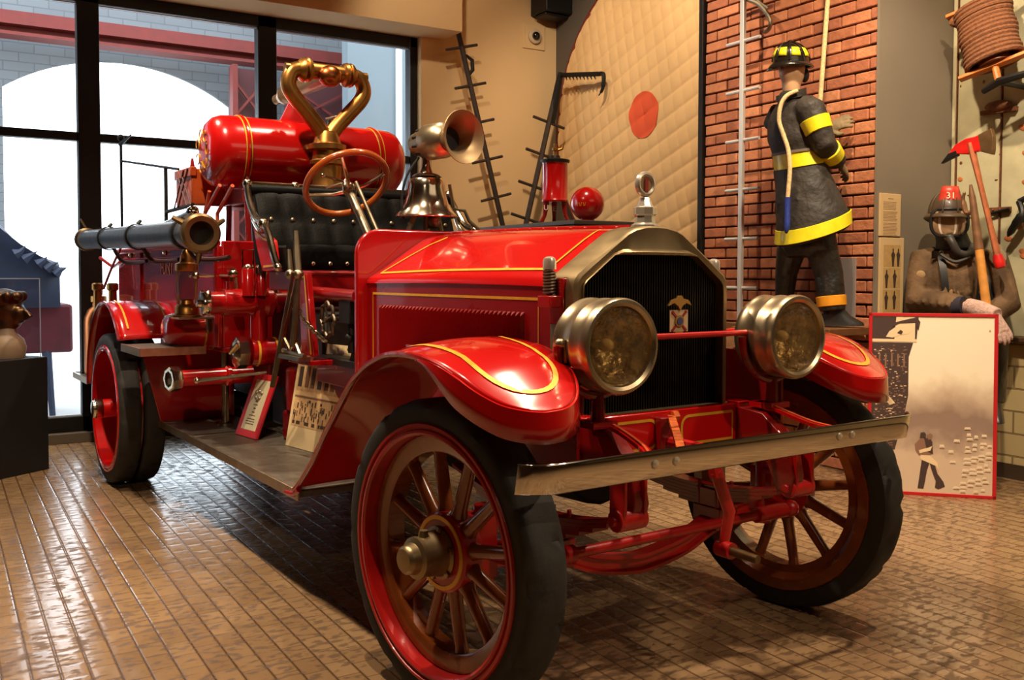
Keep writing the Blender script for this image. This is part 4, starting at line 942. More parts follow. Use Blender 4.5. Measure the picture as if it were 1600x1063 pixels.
# ---- chassis
for s in (-1, 1):
    mb = MB(); mb.bx(-5.3, .12, s*.37-.03, s*.37+.03, .735, .885)
    mb.prism([(.12, s*.37-.03, .885), (.28, s*.37-.03, .87), (.40, s*.37-.03, .78), (.425, s*.37-.03, .66), (.41, s*.37-.03, .60), (.35, s*.37-.03, .60), (.30, s*.37-.03, .70), (.12, s*.37-.03, .735)], (0, .06, 0))
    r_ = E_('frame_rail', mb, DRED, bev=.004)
    mb = MB()
    for x in (-.25, -.12, .0, .1): mb.ball((x, s*.402, .85), .01, 8, 6); mb.ball((x+.05, s*.402, .77), .01, 8, 6)
    E_('rivet', mb, DRED, parent=r_)
    mb = MB(); mb.bx(-.9, .25, s*.485-.006, s*.485+.006, .74, 1.08); E_('splash_apron', mb, DRED, sm=None)
    # spring
    mb = MB()
    for k in range(6):
        L0, L1 = -.62+.09*k, .40-.07*k
        cv = [(lerp(L0, L1, i/10), .615-.075*(1-((lerp(L0, L1, i/10)+.11)/.51)**2)-.0135*k) for i in range(11)]; mb.prism([(x, s*.40-.033, z+.0063) for x, z in cv]+[(x, s*.40-.033, z-.0063) for x, z in cv[::-1]], (0, .066, 0))
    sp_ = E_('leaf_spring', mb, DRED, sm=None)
    mb = MB(); mb.tube([(.395, s*.40-.055, .615), (.395, s*.40+.055, .615)], .036, 14); mb.tube([(.395, s*.40-.07, .615), (.395, s*.40+.07, .615)], .016, 8); mb.bx(.36, .43, s*.40-.048, s*.40-.035, .60, .74); mb.bx(.36, .43, s*.40+.035, s*.40+.048, .60, .74)
    E_('spring_shackle', mb, CRED, bev=.003)
    mb = MB(); mb.bx(-.07, .07, s*.40-.05, s*.40+.05, .40, .47); mb.bx(-.06, .06, s*.40-.045, s*.40+.045, .47, .54)
    for x in (-.045, .045):
        for y in (-.04, .04): mb.tube([(x, s*.4+y, .38), (x, s*.4+y, .565)], .009, 6)
    E_('spring_clamp', mb, DRED, bev=.003)
    mb = MB(); mb.bx(-.055, .055, s*.70-.04, s*.70+.04, .39, .59); mb.tube([(0, s*.68, .36), (0, s*.68, .62)], .034, 12); mb.tube([(0, s*.66, .48), (0, s*.86, .49)], .03, 12); mb.tube([(.02, s*.68, .46), (.17, s*.64, .457)], .022, 8); mb.ball((.17, s*.64, .457), .034, 12, 8)
    E_('steering_knuckle', mb, CRED, bev=.004)
    mb = MB(); mb.ball((.16, s*.60, .61), .032, 12, 8); mb.tube([(.16, s*.60, .61), (.02, s*.66, .58)], .016, 8); mb.tube([(.1, s*.56, .7), (.16, s*.60, .61)], .013, 8); E_('steering_arm', mb, CRED)
mb = MB(); path = spline([(0, -.70, .45), (0, -.50, .435), (0, -.36, .40), (0, -.22, .345), (0, -.05, .315), (0, .05, .315), (0, .22, .345), (0, .36, .40), (0, .50, .435), (0, .70, .45)], 4)
mb.grid([[p+Vector((a, 0, b)) for a, b in ((.03, .035), (.03, .022), (.013, .016), (.013, -.016), (.03, -.022), (.03, -.035), (-.03, -.035), (-.03, -.022), (-.013, -.016), (-.013, .016), (-.03, .022), (-.03, .035))] for p in path], cv=True)
E_('front_axle', mb, CRED, sm=40)
mb = MB().tube([(.17, -.64, .457), (.17, .64, .457)], .0185, 12); mb.tube([(.17, .44, .457), (.17, .6, .457)], .03, 12); mb.tube([(.17, -.6, .457), (.17, -.44, .457)], .03, 12); E_('tie_rod', mb, CRED)
mb = MB(); mb.bx(.125, .155, -.37, .37, .735, .892); mb.bx(.11, .17, -.4, -.34, .735, .9); mb.bx(.11, .17, .34, .4, .735, .9); cm = E_('front_crossmember', mb, RED, bev=.004)
def stripebox(mb, pts, n, w=.010):
    P = [Vector(p) for p in pts]+[Vector(pts[0])]; mb.ribbon(P, n, w, .002)
def rrect(f, a0, a1, b0, b1, r, skip=()):
    out = []
    for ca, cb, t0, nm in ((a1-r, b1-r, 0, 'tr'), (a0+r, b1-r, 90, 'tl'), (a0+r, b0+r, 180, 'bl'), (a1-r, b0+r, 270, 'br')):
        if nm in skip: out.append(f(*{'tr': (a1, b1), 'tl': (a0, b1), 'bl': (a0, b0), 'br': (a1, b0)}[nm])); continue
        for k in range(6): t = math.radians(t0+18*k); out.append(f(ca+r*cos(t), cb+r*sin(t)))
    return out
mb = MB()
for s in (-1, 1):
    a0, a1 = sorted((s*.06, s*.32))
    stripebox(mb, rrect(lambda a, b: (.155, a, b), a0, a1, .765, .865, .035, ('tr', 'br') if s > 0 else ('tl', 'bl')), (1, 0, 0))
E_('pinstripe', mb, GOLD, parent=cm, sm=None)
mb = MB(); mb.tube([(.39, -.03, .78), (.40, -.02, .70)], .022, 4); mb.tube([(.40, -.02, .72), (.40, .045, .575), (.40, .02, .47), (.40, .017, .455)], [.02, .02, .017, .017], 8, sq=(1.25, .8)); mb.tube([(.38, .017, .455), (.44, .017, .455)], .028, 12); mb.tube([(.12, -.03, .79), (.39, -.03, .79)], .018, 8)
ck = E_('starting_crank', mb, CRED)
mb = MB().tube([(.42, .017, .455), (.44, .017, .455), (.50, .017, .455), (.55, .017, .455)], [.013, .0155, .0155, .014], 12); E_('crank_handle', mb, DBRZ, parent=ck)
mb = MB(); mb.bx(-1.3, .05, -.30, .30, .66, .9); mb.tube([(-1.2, 0, .66), (-.2, 0, .66)], [.22, .18], 16); E_('engine_pan', mb, BLACK, bev=.02)
mb = MB(); mb.bx(-5.2, -1.3, -.36, .36, .60, .95); mb.tube([(-3.98, -.8, .49), (-3.98, .8, .49)], .06, 12); mb.ball((-3.98, 0, .49), .19, 20, 12); E_('axle_and_light_blocker', mb, BLACK, bev=.02)  # dark box added under the body to block light, with the rear axle

# bumper
P = []
ends = lambda y: .545-.055*max(0, (abs(y)-.80)/.085)**2
ys = [-.885+1.77*i/60 for i in range(61)]
mb = MB()
for y in ys: P.append([Vector((ends(y)-.0095, y, .777)), Vector((ends(y)-.008, y, .780)), Vector((ends(y)-.0005, y, .8165)), Vector((ends(y)+.007, y, .853)), Vector((ends(y)+.0055, y, .856))])
mb.grid(P); bp_ = E_('bumper', mb, CHROME, solid=.011, sm=50, recalc=False)
for y in (-.44, -.355, .415, .485):
    mb = MB().lathe([(.0165, .0), (.0165, .004), (.012, .013), (.0, .016)], (.548, y, .818), (1, 0, 0), 16); E_('bumper_bolt', mb, M('bolt_bright', (214, 200, 172), .3, .45), parent=bp_)
for s in (-1, 1):
    mb = MB(); mb.tube(spline([(.22, s*.385, .895), (.33, s*.385, .88), (.45, s*.40, .85), (.535, s*.44, .835)], 5), .014, 4, sq=(1.6, .6))
    mb.bx(.20, .26, s*.385-.025, s*.385+.025, .885, .905); b_ = E_('bumper_bracket', mb, RED)
    mb = MB(); mb.ribbon(spline([(.25, s*.385, .905), (.33, s*.385, .891), (.45, s*.40, .861), (.525, s*.435, .846)], 5), (.3, 0, 1), .01, .0005); E_('pinstripe', mb, ORED, parent=b_, sm=None)
mb = MB(); mb.tube([(.16, .005, .872), (.16, .03, .872)], .02, 6); mb.tube([(.155, .01, .87), (.535, -.315, .845)], .013, 4, sq=(1.4, .7)); E_('bumper_brace', mb, M('chipped_orange_yellow', (196, 92, 34), .5, noise=(30, .45)))
mb = MB(); mb.bx(.155, .19, -.07, -.0, .74, .875); E_('tow_bracket', mb, DRED, bev=.005)

# ---- fenders
ZE = [(-1.2, .455), (-1.175, .47), (-.85, .735), (-.51, .985), (-.4, 1.035), (-.326, 1.067), (-.16, 1.113), (-.04, 1.127), (.1, 1.123), (.2, 1.11), (.28, 1.082), (.345, 1.045), (.41, 1.01), (.465, .992), (.5, .985)]
ZC = [(-1.2, .46), (-1.175, .478), (-.85, .75), (-.51, 1.012), (-.4, 1.075), (-.3, 1.12), (-.15, 1.16), (0, 1.18), (.13, 1.183), (.25, 1.177), (.325, 1.163), (.375, 1.14), (.415, 1.105), (.445, 1.06), (.465, 1.005), (.475, .99), (.5, .985)]
def sm_tab(tab):
    def f(x): d = .035 if x < .3 else .012; return (interp(tab, x-d)+2*interp(tab, x)+interp(tab, x+d))/4
    return f
ze, zc = sm_tab(ZE), sm_tab(ZC)
XT = .47
def hwid(x): return .215*sqrt(max(0, 1-max(0, (x-.10)/(XT-.10))**2.6))
ZI = [(-1.2, .46), (-1.175, .475), (-.85, .742), (-.51, 1.0), (-.4, 1.055), (-.3, 1.10), (-.15, 1.142), (0, 1.158), (.13, 1.142), (.22, 1.12), (.29, 1.09), (.34, 1.064), (.40, 1.032), (.465, .995), (.5, .985)]
ZK = [(-1.2, .004), (-.5, .02), (0, .026), (.3, .022), (.42, .012), (.47, 0), (.5, 0)]
zi, zk = sm_tab(ZI), sm_tab(ZK)
def zv(x, v): return lerp(ze(x), zi(x), (v+1)/2)+zk(x)*(1-v*v)
def yc(x): return -.75 if x > -.1 else lerp(-.75, -.675, min(1, (-.1-x)/.9))
def hwf(x):
    return hwid(x) if x > -.1 else lerp(.215, .19, min(1, (-.1-x)/.9))
def fz(x, y):
    h = max(hwf(x), 1e-4); v = max(-1, min(1, (y-yc(x))/h)); return zv(x, v)
xs = [-1.2+.04*i for i in range(33)]+[.10+.02*i for i in range(1, 13)]+[.36, .38, .395, .41, .42, .43, .44, .448, .455, .46, .465, .468, XT]
for s in (-1, 1):
    def F(x, y, z): return Vector((x, y if s < 0 else -y, z))
    P = []
    for x in xs:
        h = hwf(x); row = []
        for j in range(21):
            v = -1+2*j/20; y = yc(x)+v*h; row.append(F(x, y, zv(x, v)))
        P.append(row)
    mb = MB().grid(P); fd = E_('front_fender', mb, RED, sm=60, solid=.006)
    # rolled lip + skirt round the nose
    edge = [(x, yc(x)-hwf(x)) for x in xs]
    mb = MB(); le_ = [(x, y) for x, y in edge if x < .28]; mb.tube([F(x, y, ze(x)-.002) for x, y in le_], [.011*min(1, (.30-x)/.2) for x, y in le_], 8); E_('fender_lip', mb, MRED, parent=fd)
    tip = [(x, yc(x)-hwid(x)) for x in [.08+.02*i for i in range(14)]+[.36, .38, .40, .415, .43, .445, .455, .463, .468, XT]]
    tip += [(x, yc(x)+hwid(x)) for x, _ in tip[-2::-1]]
    P = []
    for i, (x, y) in enumerate(tip):
        t = min(1, max(0, (x-.10)/.2)); hh = .012+.082*t*t*(3-2*t); n_ = Vector((max(0, x-.15)*.9, (y-yc(x))*1.0, 0)); n_ = n_.normalized() if n_.length > 1e-4 else Vector((0, -1, 0))
        z = zv(x, max(-1, min(1, (y-yc(x))/max(hwid(x), 1e-4)))); P.append([F(x+n_.x*o, y+n_.y*o, z-d*hh) for o, d in ((-.004, 0), (.008, .05), (.011, .5), (.014, 1.0))])
    mb = MB().grid(P); E_('fender_skirt', mb, RED, parent=fd, sm=60, solid=.005)
    plan = [(-.22+.04*i, -.135) for i in range(12)]; c0 = .255
    plan = [(lerp(-.42, c0, i/12), -.13-.02*max(0, (.0-lerp(-.42, c0, i/12)))) for i in range(13)]+[(c0+.148*sin(PI*k/16), -.13*cos(PI*k/16)) for k in range(1, 16)]+[(lerp(c0, -.12, i/6), .13) for i in range(7)]
    mb = MB(); pts, nr = [], []
    for x, dy in plan:
        y = yc(x)+dy; e = .01; nx = (fz(x+e, y)-fz(x-e, y))/(2*e); ny = (fz(x, y+e)-fz(x, y-e))/(2*e)
        pts.append(F(x, y, fz(x, y))); nr.append(F(-nx, -ny, 1))
    mb.ribbon(pts, nr, .017, .003); E_('pinstripe', mb, GOLD, parent=fd, sm=None)

# ---- radiator
prof = [(0, 1.547), (.05, 1.545), (.10, 1.535), (.135, 1.52), (.20, 1.477), (.31, 1.402), (.352, 1.372), (.366, 1.352), (.370, 1.33), (.370, .87)]
full = [(-y, z) for y, z in prof[::-1]]+prof[1:]
mb = MB(); P = []
for x, g in ((-.055, 0), (.075, 0), (.085, -.01)):
    P.append([Vector((x, y*(1+g/.37), z+(g*.7 if z > 1 else 0))) for y, z in full])
mb.grid(P)
inn = [(0, 1.443), (.06, 1.443), (.12, 1.443), (.165, 1.443), (.20, 1.438), (.29, 1.372), (.32, 1.350), (.333, 1.335), (.336, 1.31), (.336, .885)]
fin = [(-y, z) for y, z in inn[::-1]]+inn[1:]
out = [(y*(1-.01/.37), z-(.007 if z > 1 else 0)) for y, z in full]
P = [[Vector((.085, y, z)) for y, z in out], [Vector((.082, lerp(a[0], b[0], .75), lerp(a[1], b[1], .75))) for a, b in zip(out, fin)], [Vector((.092, lerp(a[0], b[0], .9), lerp(a[1], b[1], .9))) for a, b in zip(out, fin)], [Vector((.09, y, z)) for y, z in fin], [Vector((.045, y, z)) for y, z in fin]]
mb.grid(P); mb.bx(.03, .088, -.37, .37, .868, .886)
rad = E_('radiator_shell', mb, BRONZE, sm=40)
mb = MB(); mb.prism([(.03, y, z) for y, z in fin], (.012, 0, 0))
for k in range(56):
    y = -.33+.66*k/55; zt = 1.443 if abs(y) < .2 else 1.443-(abs(y)-.2)*.78
    mb.bx(.042, .056, y-.0025, y+.0025, .886, zt)
E_('radiator_core', mb, CORE, parent=rad, sm=None)
mb = MB(); c = (.02, 0, 1.54)
mb.lathe([(.05, 0), (.05, .012), (.038, .02), (.036, .045), (.042, .05), (.042, .075), (.03, .08), (.022, .1), (.018, .112)], c, (0, 0, 1), 8); cap = E_('radiator_cap', mb, PLATED, parent=rad)
mb = MB(); mb.ring((.02, 0, 1.70), (.8, -.0, 0), .036, .011, 28, 8); mb.lathe([(.034, -.006), (.034, .006)], (.02, 0, 1.70), (1, 0, 0), 24, mi=1); mb.bx(.026, .03, -.008, .008, 1.672, 1.72, 2)
E_('motor_gauge', mb, [PLATED, M('gauge_face', (150, 120, 84), .3), M('gauge_red', (150, 50, 40), .5)], parent=rad)
# eagle badge
bx_, by_, bz_ = .108, .085, 1.215
def badge(mb, pts, d, mi): mb.prism([(bx_, by_+u, bz_+v) for u, v in pts], (d, 0, 0), mi)
mb = MB()
badge(mb, [(-.045, -.048), (.045, -.048), (.045, .03), (-.045, .03)], .004, 0)
for k in range(4):
    a = PI/4+k*PI/2; badge(mb, [(u*cos(a)-v*sin(a), u*sin(a)+v*cos(a)-.01) for u, v in ((.012, -.003), (.05, -.005), (.05, .005), (.012, .003))], .007, 1)
badge(mb, [(.022*cos(2*PI*k/16), .022*sin(2*PI*k/16)-.01) for k in range(16)], .009, 2)
badge(mb, [(.014*cos(2*PI*k/16), .014*sin(2*PI*k/16)-.01) for k in range(16)], .011, 3)
badge(mb, [(0, .028), (.01, .044), (.03, .056), (.056, .046), (.04, .066), (.014, .072), (.007, .082), (-.007, .082), (-.014, .072), (-.04, .066), (-.056, .046), (-.03, .056), (-.01, .044)], .012, 2)
badge(mb, [(-.02, -.048), (.02, -.048), (.014, -.062), (-.014, -.062)], .006, 2)
E_('eagle_badge', mb, [M('badge_cream', (200, 172, 134), .4), M('badge_red', (140, 34, 30), .5), M('badge_gold', (176, 134, 66), .4, .6), M('badge_blue', (60, 70, 110), .4)], parent=rad, sm=None)

# ---- headlamps
for s in (-1, 1):
    c = (.372, s*.415, 1.150)
    mb = MB(); mb.lathe([(.124, -.012), (.126, .004), (.136, .012), (.146, .010), (.1515, .0), (.1515, -.018), (.147, -.022), (.146, -.06), (.1495, -.066), (.1495, -.078), (.146, -.084), (.146, -.135), (.149, -.140), (.149, -.150), (.143, -.156), (.134, -.175), (.11, -.195), (.07, -.208), (.0, -.212)], c, (1, 0, 0), 56, caps=False)
    hl = E_('headlamp', mb, LAMPM)
    mb = MB(); mb.lathe([(.124, -.012), (.115, -.05), (.09, -.095), (.05, -.13), (.0, -.14)], c, (1, 0, 0), 40, caps=False); E_('reflector', mb, REFL, parent=hl)
    mb = MB(); mb.lathe([(.127, -.004), (.09, .007), (.05, .012), (.0, .014), (.0, .009), (.05, .007), (.09, .002), (.127, -.009)], c, (1, 0, 0), 40, caps=False); E_('lens', mb, LENS, parent=hl)
    mb = MB(); mb.ball((c[0]-.07, c[1], c[2]), (.03, .022, .022), 12, 8); mb.tube([(c[0]-.13, c[1], c[2]), (c[0]-.09, c[1], c[2])], .015, 8); E_('bulb', mb, M('bulb_glass', (240, 220, 180), .15, 0, 1), parent=hl)
    mb = MB(); mb.lathe([(.016, 0), (.016, .012), (.01, .02), (.0, .024)], (c[0]-.11, s*.563, 1.158), (0, s, 0), 12); mb.bx(c[0]-.13, c[0]-.09, s*.556, s*.566, 1.10, 1.17); E_('trunnion', mb, LAMPM, parent=hl)
    mb = MB(); mb.ring((c[0]-.11, c[1], c[2]), (1, 0, 0), .163, .014, 24, 8, a0=0, a1=PI)
    for v in mb.v: v.z = v.z if v.z < c[2]+.001 else 2*c[2]-v.z
    mb.tube([(c[0]-.11, c[1], c[2]-.16), (c[0]-.11, c[1], .90)], [.02, .024], 10); mb.bx(c[0]-.15, c[0]-.07, c[1]-.05, c[1]+.05, .885, .905); E_('lamp_yoke', mb, DRED)
mb = MB().tube([(.262, -.27, 1.165), (.262, .27, 1.165)], .0105, 10); E_('lamp_tie_bar', mb, CRED)

# ---- hood
hr = [(0, 1.565), (.05, 1.563), (.11, 1.553), (.17, 1.528), (.25, 1.478), (.33, 1.425), (.40, 1.380), (.436, 1.360), (.450, 1.345), (.452, 1.33)]
hf = [(y, z) for y, z in prof[:9]]; hf = [(0, 1.543), (.05, 1.541), (.10, 1.531), (.135, 1.516), (.20, 1.473), (.26, 1.433), (.31, 1.399), (.35, 1.371), (.365, 1.350), (.368, 1.33)]
def hp(k, t, s):
    i = min(int(k), 8); u = k-i
    a = [lerp(hr[i][q], hr[i+1][q], u) for q in (0, 1)]; b = [lerp(hf[i][q], hf[i+1][q], u) for q in (0, 1)]
    return Vector((lerp(-1.355, -.055, t), s*lerp(a[0], b[0], t), lerp(a[1], b[1], t)+.006*sin(PI*t)))
mb = MB(); P = [[hp(9-k, i/20, -1) for k in range(10)]+[hp(k, i/20, 1) for k in range(1, 10)] for i in range(21)]
mb.grid(P); hood = E_('hood', mb, RED, sm=50)
mb = MB(); mb.tube([hp(0, i/10, 1)+Vector((0, 0, .004)) for i in range(11)], .009, 8)
for i in range(14): mb.ball(hp(0, (i+.5)/14, 1)+Vector((0, -.03, .002)), .006, 8, 6)
E_('hood_hinge', mb, MRED, parent=hood)
for s in (-1, 1):
    mb = MB(); pts = [hp(2.6, .16, s), hp(3.5, .12, s), hp(4.5, .085, s), hp(5.5, .06, s), hp(6.3, .05, s)]+[hp(6.35, .05+.9*i/10, s) for i in range(0, 11)]+[hp(5.5, .95, s), hp(4.5, .95, s), hp(3.5, .95, s), hp(2.5, .95, s), hp(1.6, .94, s)]
    nr = [Vector((0, s*.6, .8))]*len(pts); mb.ribbon(pts, nr, .0125, .004); E_('pinstripe', mb, GOLD, parent=hood, sm=None)
    mb = MB(); A0, A1 = (-1.35, s*.445), (-.05, s*.362)
    def hs(t, z, o=0): return Vector((lerp(A0[0], A1[0], t), lerp(A0[1], A1[1], t)+s*o, z))
    mb.prism([hs(0, .80), hs(1, .80), hs(1, 1.335), hs(0, 1.335)], (0, -s*.02, 0))
    for k in range(38):
        t0 = .085+.80*k/38; t1 = t0+.0145
        mb.add([hs(t0, .92), hs(t1, .92), hs(t1, 1.235), hs(t0, 1.235), hs(t0+.002, .92, .002), hs(t1-.003, .93, .018), hs(t1-.003, 1.22, .018), hs(t0+.002, 1.235, .002)], [(0, 4, 7, 3), (4, 5, 6, 7), (0, 1, 5, 4), (3, 7, 6, 2), (1, 2, 6, 5)])
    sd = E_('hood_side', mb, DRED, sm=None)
    mb = MB(); stripebox(mb, [hs(.035, .86), hs(.94, .86), hs(.94, 1.285), hs(.035, 1.285)], (0, s, 0), .011); E_('pinstripe', mb, GOLD, parent=sd, sm=None)
    # spring latch
    x, y = -.02, s*.40
    mb = MB(); mb.bx(x-.03, x+.045, y-.03*1, y+.02, 1.26, 1.30); mb.bx(x-.03, x+.05, s*.37-.01, s*.37+.02, 1.2, 1.36); lt = E_('hood_latch', mb, MRED, bev=.004)
    mb = MB(); n = 8*12; mb.tube([(x, y, 1.30)]+[(x+.019*cos(2*PI*8*i/n), y+.019*sin(2*PI*8*i/n), 1.302+.085*i/n) for i in range(n+1)], .0052, 6); mb.tube([(x, y, 1.29), (x, y, 1.40)], .009, 8); E_('latch_spring', mb, M('spring_steel', (96, 84, 66), .4, .6), parent=lt)
    mb = MB(); mb.lathe([(.012, 0), (.024, .002), (.024, .03), (.02, .04), (.01, .046), (.0, .047)], (x, y, 1.388), (0, 0, 1), 16); E_('latch_cap', mb, PLATED, parent=lt)

# ---- firewall, steering
def rr_front(x, hw_, z0, z1, r):
    pts = [(x, -hw_, z0), (x, hw_, z0)]
    pts += [(x, hw_-r+r*cos(t), z1-r+r*sin(t)) for t in [PI/2*k/8 for k in range(9)]]
    pts += [(x, -hw_+r*cos(t), z1-r+r*sin(t)) for t in [PI/2+PI/2*k/8 for k in range(9)]]
    pts = [p if i != 0 else p for i, p in enumerate(pts)]
    return [(p[0], p[1]+(r-hw_-(-hw_)) if False else p[1], p[2]) for p in pts]
pts = [(-1.39, -.5, .80), (-1.39, .5, .80)]+[(-1.39, .5-.12+.12*cos(PI/2*k/8), 1.58-.12+.12*sin(PI/2*k/8)) for k in range(9)]+[(-1.39, -.5+.12+.12*cos(PI/2+PI/2*k/8), 1.58-.12+.12*sin(PI/2+PI/2*k/8)) for k in range(9)]
mb = MB().prism(pts, (.032, 0, 0)); E_('firewall', mb, MRED, bev=.008)
mb = MB(); sc0 = Vector((-1.715, -.385, 1.815)); dn = Vector((.215, 0, -.23)).normalized()
mb.tube([sc0+dn*.02, sc0+dn*.44], .021, 12); mb.tube([sc0+dn*.02+Vector((.03, .03, .02)), sc0+dn*.39+Vector((.03, .03, .02))], .010, 8); col_ = E_('steering_column', mb, CHDULL)
mb = MB(); mb.ring(sc0, dn, .204, .0165, 56, 12); sw = E_('steering_wheel', mb, M('wheel_wood_orange', (166, 82, 26), .22, 0, 1, noise=(12, .12)))
sx = Vector((0, 1, 0)); sy = dn.cross(sx)
for k in range(4):
    a = .45+PI/2*k; d = sx*cos(a)+sy*sin(a)
    mb = MB().tube([sc0+dn*.05, sc0+d*.08+dn*.045, sc0+d*.198], [.012, .010, .008], 8); E_('spoke', mb, NICKEL, parent=sw)
mb = MB().lathe([(.03, .075), (.036, .05), (.036, .03), (.02, .0), (.02, -.015), (.0, -.02)], sc0, dn, 16); mb.tube([sc0-dn*.012, sc0-dn*.015+sx*(-.13)+sy*.03], .006, 6); mb.tube([sc0-dn*.012, sc0-dn*.03+sx*(-.08)+sy*(-.06)], .006, 6); mb.ball(sc0-dn*.015+sx*(-.13)+sy*.03, .012, 8, 6); E_('hub', mb, NICKEL, parent=sw)

# ---- running boards
for s in (-1, 1):
    mb = MB(); y0, y1 = sorted((s*.40, s*.856)); mb.bx(-3.56, -1.17, y0, y1, .428, .457); rb = E_('running_board', mb, TREAD, bev=.003)
    mb = MB(); mb.bx(-3.56, -1.17, s*.845-.006, s*.862, .415, .461); E_('edge_strip', mb, ALU, parent=rb, bev=.003)
    mb = MB(); mb.tube(spline([(-1.15, s*.864, .468), (-1.2, s*.864, .44), (-1.3, s*.862, .43)], 4), .012, 8); E_('fender_tail', mb, MRED, parent=rb)

# ---- bell and siren
b0 = Vector((-1.47, -.075, 1.648))
mb = MB().lathe([(.150, 0), (.153, .004), (.150, .012), (.128, .035), (.108, .07), (.096, .11), (.09, .15), (.086, .178), (.075, .19), (.04, .197), (.03, .2)], b0, (0, 0, 1), 48); mb.lathe([(.15, .001), (.1, .06), (.0, .15)], b0, (0, 0, 1), 32); bell = E_('bell', mb, NICKEL)
mb = MB(); mb.tube([b0+Vector((0, .0, -.07)), b0+Vector((0, 0, .1))], .016, 8); mb.ball(b0+Vector((.02, .03, -.02)), .035, 12, 8)
for y in (-.1, .1): mb.tube([b0+Vector((-.02, y, -.09)), b0+Vector((0, y*.6, .02))], .014, 8)
mb.tube([b0+Vector((0, .13, .17)), b0+Vector((0, .155, .05)), b0+Vector((.03, .20, .04)), b0+Vector((.04, .22, -.01)), b0+Vector((.08, .26, -.06))], .009, 8); mb.bx(-1.56, -1.4, -.2, .06, 1.55, 1.57)
E_('bell_mount', mb, CHDULL, parent=bell)
mb = MB().lathe([(.075, 0), (.06, .012), (.035, .02), (.028, .04), (.022, .09), (.03, .105)], b0+Vector((0, 0, .198)), (0, 0, 1), 20); E_('siren_post', mb, NICKEL, parent=bell)
sd_ = Vector((cos(.18), sin(.18), .01)).normalized(); s0 = Vector((-1.445, -.078, 2.01))
mb = MB().lathe([(.0, -.105), (.045, -.10), (.055, -.09), (.057, -.055), (.068, -.045), (.072, .0), (.08, .002), (.086, .012), (.086, .11), (.075, .135), (.06, .15)], s0, sd_, 36); sir = E_('siren', mb, LAMPM)
for k in range(10):
    mb = MB(); a = 2*PI*k/10; up = Vector((0, 0, 1)); w_ = sd_.cross(up); q = s0-sd_*.022+(up*cos(a)+w_*sin(a))*.069
    mb.tube([q-sd_*.018, q+sd_*.018], .008, 6)
    E_('siren_slot', mb, BLACKP, parent=sir)
mb = MB().lathe([(.052, .13), (.056, .16), (.066, .19), (.082, .22), (.104, .245), (.122, .256), (.126, .258), (.125, .262), (.112, .255), (.086, .232), (.066, .20), (.054, .165), (.04, .13)], s0, sd_, 44, closed=True); E_('siren_horn', mb, M('horn_metal', (150, 126, 92), .5, .7, noise=(9, .15)), parent=sir)
mb = MB().lathe([(.052, .165), (.0, .15)], s0, sd_, 24); E_('horn_throat', mb, BLACKP, parent=sir)
mb = MB().tube(spline([s0+Vector((-.04, -.03, -.07)), s0+Vector((-.03, -.10, -.16)), s0+Vector((-.03, -.13, -.28)), s0+Vector((-.02, -.12, -.40))], 6), .006, 6); E_('cable', mb, BLACKP, parent=sir)

# ---- seat
def cush(mb, f, nu, nv, depth, n=6):
    """f(u,v)->(point, normal); tufted surface"""
    P = []
    for i in range(nu*n+1):
        row = []
        for j in range(nv*n+1):
            u, v = i/(nu*n), j/(nv*n); p, nm = f(u, v)
            b = abs(sin(PI*u*nu))**.55*abs(sin(PI*v*nv))**.55; ed = min(1, 12*min(u, 1-u, v, 1-v)+.0)
            row.append(p+nm*depth*(.4*ed+.6*b))
        P.append(row)
    mb.grid(P)
mb = MB(); nb = Vector((.96, 0, .26))
cush(mb, lambda u, v: (Vector((lerp(-2.28, -2.44, v), lerp(-.60, .60, u), lerp(1.50, 1.83, v))), nb), 9, 2, .022)
mb.prism([(-2.28, -.61, 1.42), (-2.44, -.61, 1.835), (-2.50, -.61, 1.835), (-2.40, -.61, 1.42)], (0, 1.22, 0)); mb.tube([(-2.455, -.62, 1.825), (-2.455, .62, 1.825)], .035, 12)
sb = E_('seat_back', mb, LEATH, sm=60)
mb = MB(); cush(mb, lambda u, v: (Vector((lerp(-2.30, -1.97, v), lerp(-.60, .60, u), 1.505)), Vector((0, 0, 1))), 9, 3, .02)
cush(mb, lambda u, v: (Vector((-1.97, lerp(-.60, .60, u), lerp(1.395, 1.52, v))), Vector((1, 0, 0))), 9, 1, .018)
mb.bx(-2.38, -1.97, -.60, .60, 1.39, 1.505); sc_ = E_('seat_cushion', mb, LEATH, sm=60)
for i in range(13): mb = MB().ball((-1.945, -.56+1.12*i/12, 1.425), (.006, .011, .011), 10, 6); E_('seat_button', mb, NICKEL, parent=sc_)
for i in range(10): mb = MB().ball((-2.345, -.54+1.08*i/9, 1.665), (.01, .014, .014), 10, 6); E_('back_button', mb, CHDULL, parent=sb)
mb = MB(); mb.bx(-2.32, -1.95, -.565, .565, 1.285, 1.39); mb.bx(-1.955, -1.94, -.565, .565, 1.365, 1.385); sbx = E_('seat_box', mb, DRED, bev=.008)
